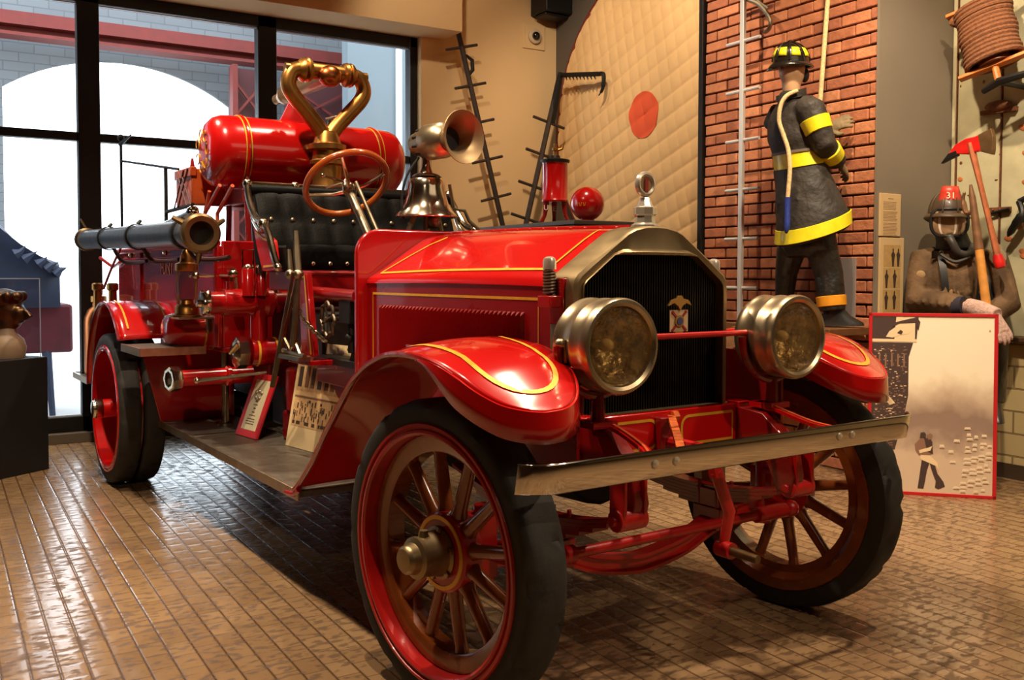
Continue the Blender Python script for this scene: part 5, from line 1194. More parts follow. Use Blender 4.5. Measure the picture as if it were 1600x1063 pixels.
for s in (-1, 1):
    mb = MB(); pl_ = [(-2.36, 1.62), (-2.10, 1.56), (-2.05, 1.54), (-2.0, 1.39), (-2.22, 1.385), (-2.30, 1.50)]
    mb.prism([(x, s*.615, z) for x, z in pl_], (0, s*.02, 0)); sp2 = E_('seat_side', mb, RED, bev=.004)
    mb = MB(); pth = [(-2.32, 1.595), (-2.2, 1.555), (-2.085, 1.535), (-2.035, 1.415), (-2.20, 1.41)]; mb.ribbon([(x, s*.637, z) for x, z in pth], (0, s, 0), .012, .001); E_('pinstripe', mb, GOLD, parent=sp2, sm=None)
    mb = MB(); mb.tube(spline([(-2.46, s*.63, 1.86), (-2.42, s*.64, 1.80), (-2.36, s*.645, 1.73), (-2.28, s*.645, 1.665), (-2.17, s*.645, 1.63), (-2.09, s*.645, 1.57), (-2.03, s*.64, 1.46), (-2.0, s*.63, 1.40)], 6), .019, 10)
    mb.tube(spline([(-2.40, s*.635, 1.76), (-2.34, s*.635, 1.66), (-2.24, s*.635, 1.60), (-2.17, s*.64, 1.62)], 5), .016, 8); mb.ball((-2.17, s*.645, 1.63), .03, 12, 8); mb.ball((-2.0, s*.63, 1.405), .024, 10, 8)
    E_('arm_rail', mb, NICKEL)
mb = MB(); mb.tube([(-2.46, -.63, 1.86), (-2.46, .63, 1.86)], .015, 10)
for y in (-.63, -.36, 0, .36, .63): mb.ball((-2.46, y, 1.86), .027, 12, 8); mb.tube([(-2.46, y, 1.86), (-2.47, y, 1.80)], .012, 8)
E_('seat_rail', mb, NICKEL)
mb = MB(); mb.bx(-1.95, -1.39, -.48, .48, .93, .96); mb.prism([(-1.39, -.45, .96), (-1.55, -.45, .96), (-1.39, -.45, 1.25)], (0, .9, 0)); E_('cab_floor', mb, BLACK, sm=None)

# ---- chemical tank and deck gun
tz = 2.115; tx = -3.2
mb = MB().lathe([(.0, -.655), (.10, -.652), (.165, -.635), (.205, -.60), (.222, -.555), (.226, -.50), (.226, .50), (.222, .555), (.205, .60), (.165, .635), (.10, .652), (.0, .655)], (tx, 0, tz), (0, 1, 0), 48); tk = E_('chemical_tank', mb, RED, sm=50)
for y in (-.44, .44):
    mb = MB(); mb.ring((tx, y, tz), (0, 1, 0), .228, .010, 48, 6); E_('tank_strap', mb, RED, parent=tk)
    mb = MB(); mb.ring((tx, y-.016, tz), (0, 1, 0), .228, .004, 48, 6); mb.ring((tx, y+.016, tz), (0, 1, 0), .228, .004, 48, 6); E_('strap_stripe', mb, GOLD, parent=tk)
mb = MB(); random.seed(8)
for k in range(7):
    a = 2*PI*k/7; c = Vector((tx+.10*cos(a), -.657, tz+.10*sin(a))); mb.ring(c, (0, 1, 0), .032, .004, 16, 5, a0=a, a1=a+4.5)
E_('tank_scroll', mb, GOLD, parent=tk)
for y in (-.44, .44):
    mb = MB(); mb.bx(tx-.2, tx+.2, y-.02, y+.02, 1.80, 1.92)
    for x in (-.2, .2): mb.tube([(tx+x, y, 1.54), (tx+x*.8, y, 1.96)], .02, 6)
    E_('tank_cradle', mb, DRED, bev=.004)
mb = MB(); mb.prism([(tx+.02, -.19, tz+.2), (tx+.02, .02, tz+.2), (tx+.02, -.02, tz+.37), (tx+.02, -.10, tz+.38)], (.02, 0, 0)); mb.tube([(tx, .05, tz+.2), (tx, .05, tz+.27)], .02, 8); E_('tank_bracket', mb, RED)
mb = MB(); mb.tube([(tx, .17, tz+.22), (tx, .17, tz+.26)], .018, 8); mb.tube([(tx-.02, .15, tz+.27), (tx+.02, .27, tz+.30)], [.006, .012], 6); E_('tank_valve', mb, CHDULL)
gx, gy = -2.85, .0
mb = MB().lathe([(.125, 1.84), (.125, 1.87), (.10, 1.89), (.088, 1.95), (.092, 2.03), (.105, 2.04), (.105, 2.06), (.092, 2.07), (.088, 2.12), (.115, 2.13), (.115, 2.16), (.085, 2.17), (.075, 2.2), (.06, 2.24)], (gx, gy, 0), (0, 0, 1), 28); dg = E_('deck_gun', mb, BRASS)
for s in (-1, 1):
    mb = MB(); mb.tube(spline([(gx, gy+s*.01, 2.19), (gx, gy+s*.05, 2.26), (gx, gy+s*.14, 2.36), (gx, gy+s*.225, 2.455), (gx, gy+s*.245, 2.52), (gx, gy+s*.215, 2.585), (gx, gy+s*.15, 2.605)], 6), .047, 16); E_('branch_pipe', mb, BRASS, parent=dg)
mb = MB().lathe([(.03, -.265), (.03, -.20), (.07, -.165), (.075, -.15), (.06, -.14), (.075, -.128), (.07, -.11), (.05, -.10), (.05, .10), (.07, .11), (.075, .128), (.06, .14), (.075, .15), (.07, .165), (.03, .2), (.03, .265)], (gx, gy, 2.60), (0, 1, 0), 24); E_('swivel_pipe', mb, BRASS, parent=dg)
mb = MB(); mb.ball((gx+.05, gy, 2.57), (.06, .075, .065), 16, 10); E_('swivel_joint', mb, COPPER, parent=dg)
mb = MB(); ga = (Vector((-3.75, .0, 2.565))-Vector((gx, 0, 2.58))).normalized(); mb.lathe([(.06, 0), (.055, .25), (.05, .5), (.052, .55), (.07, .56), (.075, .60), (.065, .63), (.07, .65), (.06, .70), (.045, .74), (.03, .80), (.034, .82), (.034, .86), (.02, .87)], (gx, 0, 2.58), ga, 24); E_('gun_barrel', mb, BRASS, parent=dg)

# ---- hose bed
mb = MB(); mb.bx(-5.36, -2.78, -.70, -.67, .95, 1.53); mb.bx(-5.36, -2.78, .67, .70, .95, 1.53); mb.bx(-2.81, -2.78, -.67, .67, .95, 1.56); mb.bx(-5.36, -5.33, -.67, .67, .95, 1.4); mb.bx(-5.36, -2.78, -.67, .67, .92, .95)
hb = E_('hose_body', mb, MRED, bev=.006)
mb = MB()
for s in (-1, 1): mb.tube([(-5.36, s*.70, 1.545), (-2.78, s*.70, 1.545)], .022, 10); mb.bx(-5.3, -2.8, s*.70-.012, s*.70+.012, 1.475, 1.485)
E_('body_rail', mb, CRED, parent=hb)
mb = MB(); x = Vector((1, 0, 0)); y = Vector((0, 0, 1)); text_mb('FDNY', .125, .0015, frame((-3.87, -.703, 1.405), x, y), mb); E_('lettering', mb, LETTER, parent=hb, sm=None)
for x in (-4.585, -2.80):
    mb = MB(); mb.bx(x-.013, x+.013, -.714, -.70, .96, 1.52); E_('body_stile', mb, DRED, parent=hb, sm=None)
mb = MB()
for x in (-4.9, -4.4, -3.9, -3.4, -3.0): mb.lathe([(.012, 0), (.02, .006), (.014, .02), (0, .025)], (x, -.70, 1.51), (0, -1, 0), 10)
E_('body_stud', mb, NICKEL, parent=hb)
# hose trough hooks
for x in (-4.6, -3.75, -2.75):
    mb = MB(); mb.tube(spline([(x+.25, -.72, 1.46), (x+.12, -.76, 1.45), (x+.02, -.83, 1.46), (x, -.87, 1.52), (x, -.89, 1.57)], 5), .014, 8); E_('hose_hook', mb, M('hook_dark', (58, 26, 24), .5, .2))
# rear fender
for s in (-1, 1):
    P = []; th = [(-.02+PI*1.02*k/36) for k in range(37)]
    def RF(t, y, e=0):
        c_ = cos(t); return Vector((-3.945+(.565+e)*c_, s*y, max(.585 if c_ < 0 else .965, .6+(.585+e)*sin(t))))
    th = [math.asin((.965-.6)/.585)+k*(PI-math.asin((.965-.6)/.585))/36 for k in range(37)]
    for t in th: P.append([RF(t, lerp(1.085, .70, j/8), .012*sin(PI*j/8)) for j in range(9)])
    mb = MB().grid(P); rf = E_('rear_fender', mb, RED, sm=60, solid=.008)
    mb = MB()
    for y in (1.02, .78):
        pts = [RF(t, y, .006) for t in th[2:17]]; mb.ribbon(pts, [p-Vector((-3.945, s*y, .6)) for p in pts], .012, .006)
    E_('pinstripe', mb, GOLD, parent=rf, sm=None)
    mb = MB(); mb.tube([RF(t, 1.085) for t in th], .009, 6); E_('fender_lip', mb, DRED, parent=rf)
    mb = MB(); mb.bx(-3.42, -2.95, *sorted((s*1.085, s*.72)), .915, .945); st = E_('step_plate', mb, TREAD, bev=.004)
    mb = MB(); mb.bx(-2.955, -2.942, *sorted((s*1.085, s*.72)), .905, .95); mb.bx(-3.42, -2.95, s*1.085-.005, s*1.085+.005, .905, .95); E_('edge_strip', mb, ALU, parent=st, sm=None)
    mb = MB(); mb.prism([(-3.45, s*.40, .45), (-3.45, s*.86, .45), (-3.45, s*.97, .915), (-3.45, s*.40, .915)], (.02, 0, 0)); E_('fender_shield', mb, MRED, bev=.004)
    mb = MB(); mb.loft([((-3.2, s*.90, 1.04), (.05, 0, 0), (0, 0, .05)), ((-3.19, s*.88, 1.04), (.11, 0, 0), (0, 0, .085)), ((-3.18, s*.80, 1.035), (.15, 0, 0), (0, 0, .11)), ((-3.15, s*.60, 1.03), (.19, 0, 0), (0, 0, .135)), ((-3.12, s*.44, 1.03), (.20, 0, 0), (0, 0, .14)), ((-3.12, s*.42, 1.03), (.18, 0, 0), (0, 0, .12))], 28); stk = E_('side_tank', mb, RED, sm=60)
    mb = MB(); mb.loft([((-3.165, s*.705, 1.033), (.176, 0, 0), (0, 0, .127)), ((-3.163, s*.69, 1.033), (.178, 0, 0), (0, 0, .129))], 28, caps=False); E_('pinstripe', mb, GOLD, parent=stk)
mb = MB(); mb.bx(-5.9, -5.3, -.95, .95, .52, .55); ts = E_('tail_step', mb, TREAD, bev=.004)
mb = MB(); mb.bx(-5.905, -5.89, -.95, .95, .51, .556); mb.bx(-5.9, -5.3, -.956, -.944, .51, .556); E_('edge_strip', mb, ALU, parent=ts, sm=None)

# ---- pump works on the near side
mb = MB(); mb.tube([(-2.62, -.80, 1.21), (-2.62, .3, 1.21)], .064, 20); mb.tube([(-2.62, -.72, 1.21), (-2.62, -.56, 1.21)], .078, 20); mb.lathe([(.066, 0), (.085, .02), (.085, .05), (.066, .07)], (-2.62, -.5, 1.21), (0, 1, 0), 20)
mb.tube([(-2.62, -.52, 1.21), (-2.62, -.52, .93)], .05, 16); mb.tube([(-2.62, -.57, .93), (-2.62, -.1, .93)], .078, 20)
mf = E_('pump_manifold', mb, MRED)
mb = MB()
for y in (-.47, -.35): mb.lathe([(.068, -.006), (.0695, -.004), (.0695, .004), (.068, .006)], (-2.62, y, 1.21), (0, 1, 0), 24, closed=True)
for y in (-.535, -.43): mb.lathe([(.079, -.007), (.0815, -.005), (.0815, .005), (.079, .007)], (-2.62, y, .93), (0, 1, 0), 24, closed=True)
E_('pinstripe', mb, GOLD, parent=mf)
mb = MB(); mb.lathe([(.0, -.035), (.02, -.033), (.025, -.012), (.06, -.01), (.066, .0), (.066, .03), (.05, .04)], (-2.62, -.83, 1.21), (0, 1, 0), 24)
for k in range(4): a = PI/4+PI/2*k; mb.tube([(-2.62+.06*cos(a), -.815, 1.21+.06*sin(a)), (-2.62+.088*cos(a), -.815, 1.21+.088*sin(a))], .012, 8)
E_('manifold_cap', mb, NICKEL, parent=mf)
mb = MB(); mb.lathe([(.0, -.05), (.055, -.045), (.078, -.03), (.09, -.025), (.09, .03), (.078, .04)], (-2.62, -.625, .93), (0, 1, 0), 8); mb.tube([(-2.56, -.66, .985), (-2.60, -.69, .93)], .012, 8); E_('suction_cap', mb, NICKEL, parent=mf)
mb = MB(); mb.tube([(-2.80, -.50, .785), (-2.80, -.93, .785)], [.05, .046], 16); mb.lathe([(.046, 0), (.06, .01), (.06, .03), (.046, .04)], (-2.80, -.62, .785), (0, -1, 0), 16); dp = E_('discharge_pipe', mb, RED)
mb = MB(); mb.lathe([(.047, 0), (.066, .006), (.07, .02), (.07, .06), (.062, .066), (.046, .066), (.044, .02), (.0, .02)], (-2.80, -.91, .785), (.2, -1, 0), 8); E_('discharge_outlet', mb, NICKEL, parent=dp)
mb = MB(); mb.lathe([(.045, 0), (0, .001)], (-2.793, -.945, .785), (.2, -1, 0), 16); E_('outlet_bore', mb, BLACKP, parent=dp)
mb = MB(); mb.tube([(-2.60, -.86, .79), (-2.60, -.70, .80), (-2.55, -.5, .82)], [.013, .010, .008], 8); mb.ball((-2.60, -.87, .79), .018, 10, 8); E_('valve_rod', mb, NICKEL)
for x, y, r, z1 in ((-2.55, -.60, .036, 1.395), (-2.55, -.525, .030, 1.37)):
    mb = MB().lathe([(r, 1.25), (r, z1), (r*.9, z1+.006)], (x, y, 0), (0, 0, 1), 20); vc = E_('valve_chamber', mb, MRED)
    if r > .033: mb = MB().lathe([(.03, 0), (.032, .012), (.02, .02), (.012, .03)], (x, y, z1), (0, 0, 1), 16); mb.tube([(x, y-.03, z1+.01), (x, y-.03, z1+.11), (x, y+.03, z1+.11), (x, y+.03, z1+.01)], .005, 6)
    else: mb = MB().lathe([(.034, 0), (.034, .04), (.026, .05), (.026, .08), (.034, .09), (.03, .11), (.018, .14), (.014, .20), (.02, .21), (.016, .235), (.0, .24)], (x, y, z1), (0, 0, 1), 16)
    E_('valve_cap', mb, NICKEL, parent=vc)
mb = MB(); mb.tube([(-2.60, -.42, 1.26), (-2.60, -.42, 1.36)], .016, 8); mb.ball((-2.60, -.42, 1.33), .022, 8, 8); mb.ball((-2.60, -.42, 1.37), .016, 8, 8); E_('priming_cock', mb, NICKEL)
mb = MB(); mb.tube([(-2.75, -.62, 1.27), (-2.75, -.62, 1.40)], [.03, .02], 10); mb.ball((-2.75, -.62, 1.37), .03, 10, 8); mb.tube([(-2.75, -.62, 1.36), (-2.85, -.80, 1.36)], .009, 8); mb.ball((-2.85, -.80, 1.36), .022, 10, 8); mb.ball((-2.85, -.83, 1.36), .012, 10, 8); E_('drain_lever', mb, NICKEL)
mb = MB(); mb.tube([(-2.62, -.68, 1.26), (-2.62, -.68, 1.33)], .022, 12); E_('pipe_stub', mb, DRED)
mb = MB().tube([(-3.09, -.565, .457), (-3.09, -.565, 1.2)], .022, 12); mb.lathe([(.045, 0), (.045, .01), (.025, .02)], (-3.09, -.565, .457), (0, 0, 1), 16); E_('support_post', mb, CHDULL)
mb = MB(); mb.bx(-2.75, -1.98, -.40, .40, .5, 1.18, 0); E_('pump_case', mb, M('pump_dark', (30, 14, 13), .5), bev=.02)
mb = MB(); mb.bx(-2.42, -2.22, -.46, -.30, .457, .62); mb.tube([(-2.32, -.40, .62), (-2.32, -.40, .86)], .07, 16); mb.tube([(-2.5, -.36, .70), (-2.1, -.36, .70)], .06, 14); E_('pump_body', mb, DRED, bev=.015)
mb = MB(); mb.prism([(-1.88, -.56, .97), (-1.72, -.56, .97), (-1.81, -.56, 1.375), (-1.91, -.56, 1.375)], (0, .03, 0)); mb.bx(-1.95, -1.68, -.6, -.45, .93, .955); pb = E_('pump_bracket', mb, MRED, bev=.004)
mb = MB(); mb.ribbon([(-1.745, -.562, .98), (-1.79, -.562, 1.18), (-1.825, -.562, 1.36), (-1.895, -.562, 1.36)], (0, -1, 0), .014, .002); E_('pinstripe', mb, GOLD, parent=pb, sm=None)
# levers
for pts, r in (([(-1.764, -.63, 1.58), (-1.752, -.63, 1.46), (-1.735, -.63, 1.37)], [.013, .018, .018]), ([(-1.79, -.655, 1.49), (-1.77, -.655, 1.37)], [.010, .016])):
    mb = MB().tube(pts, r, 10); mb.ball(pts[-1], .026, 10, 8); E_('lever_grip', mb, CHDULL)
mb = MB(); mb.tube([(-1.735, -.655, 1.38), (-1.86, -.66, 1.12), (-2.03, -.66, .80)], .0075, 4, sq=(1.5, .8)); mb.tube([(-1.755, -.62, 1.38), (-1.90, -.63, 1.12), (-2.09, -.63, .79)], .0075, 4, sq=(1.5, .8)); mb.tube([(-1.73, -.63, 1.38), (-1.78, -.64, 1.02)], [.013, .018], 10); E_('hand_lever', mb, M('lever_steel', (112, 98, 78), .4, .9, noise=(12, .2)))
mb = MB()
for a, b in (((-1.90, -.64, 1.05), (-1.84, -.63, .99)), ((-1.84, -.63, .99), (-1.79, -.63, 1.05)), ((-1.79, -.63, 1.05), (-1.72, -.63, .985)), ((-1.94, -.63, .99), (-1.66, -.63, .98))): mb.tube([a, b], .012, 8)
mb.bx(-1.94, -1.66, -.66, -.6, .955, .975); E_('lever_quadrant', mb, CHDULL)
# chain
mb = MB(); ch = spline([(-1.86, -.60, 1.30), (-1.79, -.60, 1.18), (-1.70, -.58, 1.11), (-1.60, -.55, 1.05)], 6); L = len(ch)
for i in range(L-1):
    a, b = ch[i], ch[i+1]; t = (b-a).normalized(); w_ = Vector((0, 1, 0)) if i % 2 else t.cross(Vector((0, 1, 0))); ctr = (a+b)/2; hl_ = (b-a).length*.62
    mb.tube([ctr+t*hl_*cos(2*PI*k/10)+w_*.011*sin(2*PI*k/10) for k in range(10)], .004, 5, closed=True)
E_('chain', mb, CHDULL)
# hand wheel
hc_ = Vector((-1.69, -.50, 1.15)); mb = MB()
mb.tube([hc_+Vector((.078*(1+.10*cos(8*t))*cos(t), 0, .078*(1+.10*cos(8*t))*sin(t))) for t in [2*PI*k/48 for k in range(48)]], .010, 8, closed=True)
for k in range(4): a = PI/2*k+.3; mb.tube([hc_, hc_+Vector((.075*cos(a), 0, .075*sin(a)))], .007, 6)
mb.tube([hc_+Vector((0, -.015, 0)), hc_+Vector((0, .12, 0))], .014, 8); E_('hand_wheel', mb, M('wheel_steel', (96, 86, 72), .4, .8))
mb = MB(); mb.bx(-1.56, -1.44, -.5, -.38, 1.14, 1.27); mb.tube([(-1.5, -.46, 1.0), (-1.5, -.46, 1.15)], .02, 8); mb.ball((-1.5, -.47, 1.07), .025, 8, 8);  E_('brake_linkage', mb, BLACK, bev=.004)
mb = MB(); mb.tube([(-1.95, -.48, 1.28), (-1.39, -.48, 1.27)], .03, 12); E_('cab_pipe', mb, DRED)
mb = MB(); mb.bx(-1.97, -1.4, -.44, -.38, .82, .93); E_('cab_sill', mb, DRED, bev=.006)
mb = MB(); mb.tube([(-1.66, -.40, 1.0), (-1.58, -.40, 1.06), (-1.52, -.40, 1.0)], .012, 8); E_('foot_pedal', mb, CHDULL)

# ---- braces, rails, basket behind the seat
mb = MB()
for pts in (((-2.85, -.66, 1.88), (-3.15, -.66, 1.73)), ((-2.62, -.66, 1.86), (-2.90, -.66, 1.72)), ((-2.90, -.66, 1.72), (-2.90, -.66, 1.55)), ((-3.15, -.66, 1.73), (-3.05, -.66, 1.86)), ((-3.15, -.66, 1.73), (-3.35, -.66, 1.62))): mb.tube(pts, .011, 8)
E_('brace_rod', mb, ORED)
mb = MB(); x0, x1, y0, y1, z0, z1 = -3.78, -3.42, -.66, .66, 1.80, 2.03
mb.bx(x0, x1, y0, y1, z0, z0+.02); mb.bx(x0, x0+.02, y0, y1, z0, z1); mb.bx(x1-.02, x1, y0, y1, z0, z1); mb.bx(x0, x1, y0, y0+.02, z0, z1); mb.bx(x0, x1, y1-.02, y1, z0, z1); mb.bx(x0-.01, x1+.01, y0-.01, y0+.03, z1-.05, z1+.01)
bk = E_('equipment_basket', mb, ORED, bev=.006)
mb = MB()
for k in range(7):
    u0 = x0+.36*(k-2)/4
    for d in (-1, 1):
        a, b = (u0, z0), (u0+d*.23, z1)
        if d < 0: a, b = (u0+.2, z0), (u0-.03, z1)
        if min(a[0], b[0]) < x0-.02 or max(a[0], b[0]) > x1+.05: continue
        mb.tube([(a[0], y0-.013, a[1]), (b[0], y0-.013, b[1])], .005, 5)
E_('wire_mesh', mb, M('mesh_dark', (80, 30, 22), .6), parent=bk)
mb = MB(); mb.tube([(x0+.2, y0+.05, z1), (x0+.2, y0+.05, z1+.08)], [.02, .008], 8); E_('basket_knob', mb, DRED, parent=bk)
mb = MB(); mb.tube([(-5.40, -.66, 1.5), (-5.40, -.66, 2.42)], .011, 8); mb.tube([(-5.42, -.66, 2.40), (-5.05, -.66, 2.43)], [.016, .006], 8); mb.ball((-5.40, -.66, 2.45), .028, 10, 8); mb.tube([(-5.42, -.66, 2.27), (-3.72, -.66, 2.05)], .009, 8)
mb.tube([(-4.04, -.66, 1.56), (-4.04, -.66, 2.09)], .013, 8); mb.tube([(-4.04, -.66, 1.79), (-3.4, -.66, 1.80)], .013, 8)
E_('hand_rail', mb, BLACK)
mb = MB(); mb.tube([(-5.2, -.72, 1.46), (-5.45, -.72, 1.42), (-5.55, -.8, 1.5)], .013, 8); mb.tube([(-4.95, -.74, 1.62), (-5.2, -.78, 1.42), (-5.32, -.82, 1.25)], .010, 8); E_('rear_rail', mb, CRED)
mb = MB(); mb.tube([(-4.6, -.76, 1.62), (-2.98, -.78, 1.73)], .016, 10); mb.lathe([(.018, 0), (.035, .01), (.035, .04), (.02, .05)], (-3.0, -.78, 1.728), (1, 0, .07), 12); E_('side_pipe', mb, CHROME)

# ---- equipment carried on the engine
HS = Thing('suction_hose', 'long stiff black suction hose with brass end couplings along the side of the engine', 'hose', (-3.8, -.92, 1.53), truck=True)
h0, h1 = Vector((-5.36, -.93, 1.635)), Vector((-2.27, -.93, 1.578)); hd = (h1-h0).normalized(); HL = (h1-h0).length
mb = MB().lathe([(.072, .05)]+[(.072+(.0016 if k % 2 else 0), .05+(HL-.22)*k/60) for k in range(1, 61)], h0, hd, 28); HS.part('hose_tube', mb, HOSEM)
mb = MB().lathe([(.062, HL-.005), (.088, HL-.002), (.1, HL-.012), (.104, HL-.03), (.096, HL-.05), (.088, HL-.06), (.09, HL-.12), (.076, HL-.16), (.074, HL-.20), (.05, HL-.20), (.058, HL-.06)], h0, hd, 32, closed=True)
for k in range(3): a = .5+2*PI*k/3; mb.tube([h1-hd*.04+Vector((0, .09*cos(a), .09*sin(a))), h1-hd*.07+Vector((0, .15*cos(a), .15*sin(a)))], [.018, .012], 8)
HS.part('coupling', mb, DBRZ)
mb = MB().lathe([(.0, HL-.09), (.06, HL-.091)], h0, hd, 24); HS.part('hose_bore', mb, BLACKP)
mb = MB().lathe([(.0, -.01), (.07, -.01), (.09, .0), (.09, .05), (.078, .06), (.074, .10)], h0, hd, 24); mb.tube([h0+Vector((0, 0, .08)), h0+Vector((-.02, -.04, .16))], .008, 6); HS.part('coupling', mb, DBRZ)
for t in (.27, .55, .90):
    mb = MB().lathe([(.076, -.02), (.084, -.018), (.084, .018), (.076, .02)], h0+hd*HL*t, hd, 28, closed=True); mb.tube([h0+hd*HL*t+Vector((0, 0, .08)), h0+hd*HL*t+Vector((0, .02, .105))], [.014, .01], 6); HS.part('hose_strap', mb, BLACK)

lx, ly, lz = -2.93, -.83, 1.128
LN = Thing('lantern', 'brass hand lantern with clear globe hanging above the rear step of the engine', 'lantern', (lx, ly, lz), truck=True)
mb = MB(); mb.lathe([(.095, 0), (.095, .008), (.07, .014), (.068, .05), (.06, .062), (.04, .07), (.036, .09), (.045, .098)], (lx, ly, lz), (0, 0, 1), 28); LN.part('base', mb, BRASS)
mb = MB(); mb.lathe([(.043, .095), (.05, .12), (.056, .16), (.053, .21), (.042, .25), (.038, .26)], (lx, ly, lz), (0, 0, 1), 28); LN.part('globe', mb, LGLASS)
mb = MB(); mb.lathe([(.04, .255), (.062, .26), (.064, .265), (.064, .30), (.05, .305), (.04, .31), (.032, .35), (.018, .38), (.0, .385)], (lx, ly, lz), (0, 0, 1), 24); LN.part('cap', mb, BRASS)
mb = MB()
for a in (.6, .6+PI): mb.tube([(lx+.062*cos(a), ly+.062*sin(a), lz+.03), (lx+.068*cos(a), ly+.068*sin(a), lz+.2), (lx+.06*cos(a), ly+.06*sin(a), lz+.30)], .007, 8)
mb.ring((lx, ly, lz+.36), (.7, .7, 0), .045, .005, 20, 6, a0=0, a1=PI); LN.part('guard', mb, BRASS)
mb = MB(); mb.bx(lx-.08, lx+.09, -.90, -.68, lz-.016, lz-.002); mb.bx(lx-.02, lx+.02, -.72, -.68, lz-.1, lz-.004); E_('lantern_shelf', mb, CHDULL, bev=.003)

EX = Thing('fire_extinguisher', 'copper cylinder extinguisher at the rear corner of the engine', 'extinguisher', (-5.62, -.80, .556), truck=True)
mb = MB().lathe([(.0, .0), (.11, .0), (.115, .02), (.115, .42), (.11, .46), (.085, .52), (.05, .55), (.048, .58)], (-5.62, -.80, .556), (0, 0, 1), 28); EX.part('cylinder', mb, COPPER)
mb = MB().lathe([(.05, .58), (.062, .585), (.062, .63), (.03, .64), (0, .645)], (-5.62, -.80, .556), (0, 0, 1), 16); mb.tube(spline([(-5.55, -.80, 1.08), (-5.48, -.86, 1.0), (-5.49, -.88, .8), (-5.52, -.88, .65)], 5), .012, 8); EX.part('cap', mb, BRASS)
for k, (x, y, nm) in enumerate(((-5.12, -.90, 'first brass play pipe standing at the rear corner, nearer the window bar'), (-4.98, -.82, 'second brass play pipe standing at the rear corner, nearer the engine body'))):
    mb = MB().lathe([(.05, .0), (.048, .05), (.034, .3), (.03, .60), (.042, .61), (.042, .65), (.03, .66)], (x, y, .64), (0, 0, 1), 20)
    single('play_pipe', mb, BRASS, nm, 'nozzle', (x, y, .64), truck=True, group='brass play pipes at the rear of the engine')
mb = MB(); mb.bx(-5.3, -4.6, -.94, -.74, .60, .636); mb.bx(-5.3, -4.6, -.74, -.66, .60, .95); E_('pipe_rack', mb, BLACK, sm=None)

# cards on the running board
def leaning(name, label, cat, a, b, top, th):
    a, b, top = Vector(a), Vector(b), Vector(top); x = (b-a).normalized(); up = (top-a); H_ = up.dot(up.normalized()); z = (up-x*up.dot(x)).normalized(); n_ = x.cross(z); n_ = -n_ if n_.y > 0 else n_
    t = Thing(name, label, cat, (a+b)/2, truck=True); W_ = (b-a).length; H_ = up.dot(z)
    def q(u, v, d=0): return a+x*(u*W_)+z*(v*H_)+n_*d
    def rect(mb, u0, u1, v0, v1, d0, d1, mi=0): mb.prism([q(u0, v0, d0), q(u1, v0, d0), q(u1, v1, d0), q(u0, v1, d0)], n_*(d1-d0), mi)
    return t, q, rect
t, q, rect = leaning('photo_card', 'white card with an old sepia crew photograph leaning on the running board', 'card', (-2.225, -.512, .459), (-1.66, -.43, .459), (-2.17, -.40, 1.01), .006)
mb = MB(); rect(mb, 0, 1, 0, 1, -.004, .004); t.part('card', mb, CARDW, sm=None)
mb = MB(); rect(mb, .04, .97, .20, .80, .004, .005); t.part('photograph', mb, SEPIA, sm=None)
mb = MB(); random.seed(21)
def R_(u0, u1, v0, v1, d, mi): rect(mb, u0, u1, v0, v1, d, d+.0006, mi)
R_(.04, .97, .49, .53, .0052, 1); R_(.04, .97, .47, .485, .0052, 2)
for k, u in enumerate((.06, .18, .28, .40, .52, .62, .72, .84)):
    R_(u, u+.07, .57, .785 if k % 2 else .76, .0052, 2 if k % 3 else 0); R_(u+.075, u+.09, .55, .79, .0054, 1)
for k, u in enumerate((.06, .28, .52, .72)): R_(u+.01, u+.06, .60, .74, .006, 0)
for k in range(60):
    u = random.uniform(.05, .94); v = random.uniform(.24, .40); R_(u, u+.016, v, v+.05, .0054+k*.00001, 0 if k % 3 else 2); R_(u+.003, u+.012, v+.05, v+.064, .0056+k*.00001, 1)
for k in range(26): u = random.uniform(.05, .92); R_(u, u+.03, .22, .25, .0055+k*.00001, 0)
R_(.3, .33, .43, .455, .0054, 0); R_(.5, .53, .42, .445, .0054, 0); R_(.75, .78, .42, .44, .0054, 0)
t.part('picture', mb, [CARDI, M('card_light', (226, 190, 136), .7), M('card_brown', (126, 88, 58), .7)], sm=None)
t, q, rect = leaning('info_sign', 'narrow red-bordered information sign leaning behind the running board edge', 'sign', (-2.71, -.625, .459), (-2.455, -.59, .459), (-2.80, -.505, .80), .01)
mb = MB(); rect(mb, 0, 1, 0, 1, -.006, .006); t.part('board', mb, SIGNR, sm=None, bev=.002)
mb = MB(); rect(mb, .18, .84, .11, .90, .006, .0075); t.part('paper', mb, M('sign_paper', (204, 190, 154), .55), sm=None)
mb = MB()
for v, w, h in ((.38, .12, .018), (.44, .1, .02), (.33, .3, .014), (.27, .34, .02), (.235, .4, .016), (.195, .36, .018), (.50, .2, .014), (.55, .12, .014)):
    k = 6; 
    for i in range(k): rect(mb, .5-w/2+w*i/k, .5-w/2+w*(i+.72)/k, v, v+h, .0076, .0082)
t.part('text_lines', mb, CARDI, sm=None)
mb = MB(); 
for du, dv in ((-.12, .70), (.0, .72), (.12, .70), (-.08, .62), (.08, .62), (0, .6)): mb.ball(q(.5+du, dv, .008), .012, 10, 6)
t.part('emblem', mb, M('emblem_grey', (170, 160, 140), .3, .6))
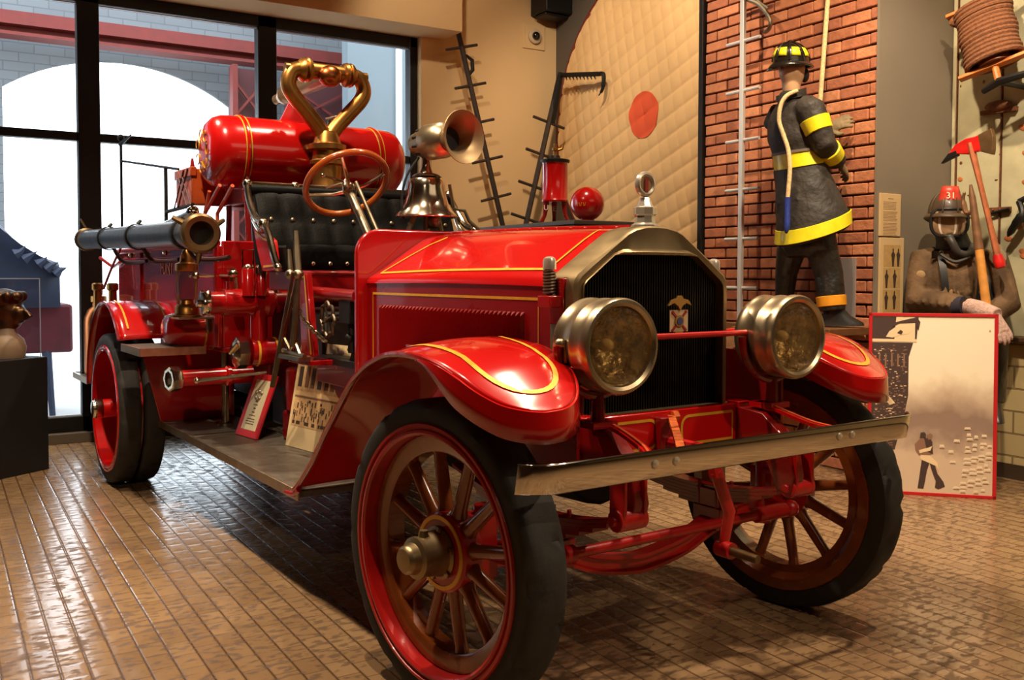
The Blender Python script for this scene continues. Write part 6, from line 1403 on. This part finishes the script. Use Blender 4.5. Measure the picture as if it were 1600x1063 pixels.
# ------------------------------------------------------------------ camera
C = Vector((2.5834, -2.329, 1.3737)); yaw, pit, rol = 2.5436, -.0379, .0021
F_ = Vector((cos(pit)*cos(yaw), cos(pit)*sin(yaw), sin(pit))); Rr = Vector((sin(yaw), -cos(yaw), 0)); U_ = Rr.cross(F_)
R2 = Rr*cos(rol)+U_*sin(rol); U2 = -Rr*sin(rol)+U_*cos(rol)
cam = bpy.data.cameras.new('camera'); co = bpy.data.objects.new('camera', cam); COL.objects.link(co)
mx = Matrix((R2, U2, -F_)).transposed().to_4x4(); mx.translation = C
co.matrix_world = Matrix.Rotation(TR, 4, 'Z') @ mx
cam.sensor_width = 36; cam.sensor_fit = 'HORIZONTAL'; cam.lens = 36*1471.3/1600; cam.shift_y = -(531.5-484.13)/1600
cam.clip_start = .05; cam.clip_end = 100
bpy.context.scene.camera = co

# ------------------------------------------------------------------ light
def spot(loc, tgt, power, col=(1, .66, .36), size=.05, ang=70, blend=.6):
    l = bpy.data.lights.new('spot_lamp', 'SPOT'); l.energy = power; l.color = col; l.shadow_soft_size = size; l.spot_size = math.radians(ang); l.spot_blend = blend
    o = bpy.data.objects.new('spot_lamp', l); COL.objects.link(o); o.location = loc
    o.rotation_euler = (Vector(tgt)-Vector(loc)).to_track_quat('-Z', 'Y').to_euler(); return o
def area(loc, tgt, power, col, sx, sy):
    l = bpy.data.lights.new('area_lamp', 'AREA'); l.energy = power; l.color = col; l.shape = 'RECTANGLE'; l.size = sx; l.size_y = sy
    o = bpy.data.objects.new('area_lamp', l); COL.objects.link(o); o.location = loc
    o.rotation_euler = (Vector(tgt)-Vector(loc)).to_track_quat('-Z', 'Y').to_euler(); return o
W1 = (1, .79, .56)
# ceiling track lamps over the engine, and last an added frontal fill
spot((-3.9, -1.75, 4.55), (-3.7, -1.2, .6), 430, W1, .05, 85)
spot((-1.9, -1.55, 4.55), (-1.9, -.9, .8), 460, W1, .05, 105)
spot((-.2, -1.5, 4.55), (-.2, -.7, .8), 430, W1, .05, 95)
spot((-2.4, .3, 4.55), (-2.6, .1, 1.6), 230, W1, .05, 80)
spot((.9, 1.7, 4.55), (.7, 1.2, 0), 420, W1, .05, 100)
spot((-.4, .9, 4.55), (.0, .3, 1.2), 260, W1, .05, 80)
spot((2.6, -3.2, 3.6), (-2.3, -.6, .85), 260, W1, .1, 24, .8)  # added weak fill from the front, brightens the running board cards
# walls, with one added spot for the engine front
spot((-2.6, 1.3, 4.6), (-4.0, 3.3, 2.7), 340, W1, .06, 80)
spot((-.7, 1.9, 4.6), (-1.4, 3.2, 2.9), 420, (1, .76, .50), .05, 62)
spot((3.6, .6, 4.4), (.5, .0, 1.0), 230, W1, .06, 26, .7)  # added spot in front, brightens headlamp lenses, radiator and bumper
spot((.4, 1.8, 4.6), (-.9, 3.5, 1.1), 560, W1, .05, 70)
spot((-3.6, 1.0, 4.6), (-5.6, 2.6, 2.8), 85, W1, .06, 80)
# general warm bounce from the rest of the hall
area((3.5, 1.0, 4.6), (1.5, .6, 0), 50, (1, .78, .54), 4, 4)

w = bpy.data.worlds.new('world'); w.use_nodes = True; bpy.context.scene.world = w
nt = w.node_tree; bg = nt.nodes['Background']; bg.inputs[0].default_value = (.90, .95, 1, 1); bg.inputs[1].default_value = 5.0
sc = bpy.context.scene
sc.view_settings.view_transform = 'Standard'; sc.view_settings.look = 'None'; sc.view_settings.exposure = 0; sc.view_settings.gamma = 1
sc.cycles.max_bounces = 8; sc.cycles.diffuse_bounces = 4; sc.cycles.glossy_bounces = 4; sc.cycles.transmission_bounces = 8; sc.cycles.transparent_max_bounces = 12
sc.cycles.sample_clamp_indirect = 6; sc.cycles.caustics_reflective = False; sc.cycles.caustics_refractive = False
sc.cycles.use_denoising = True
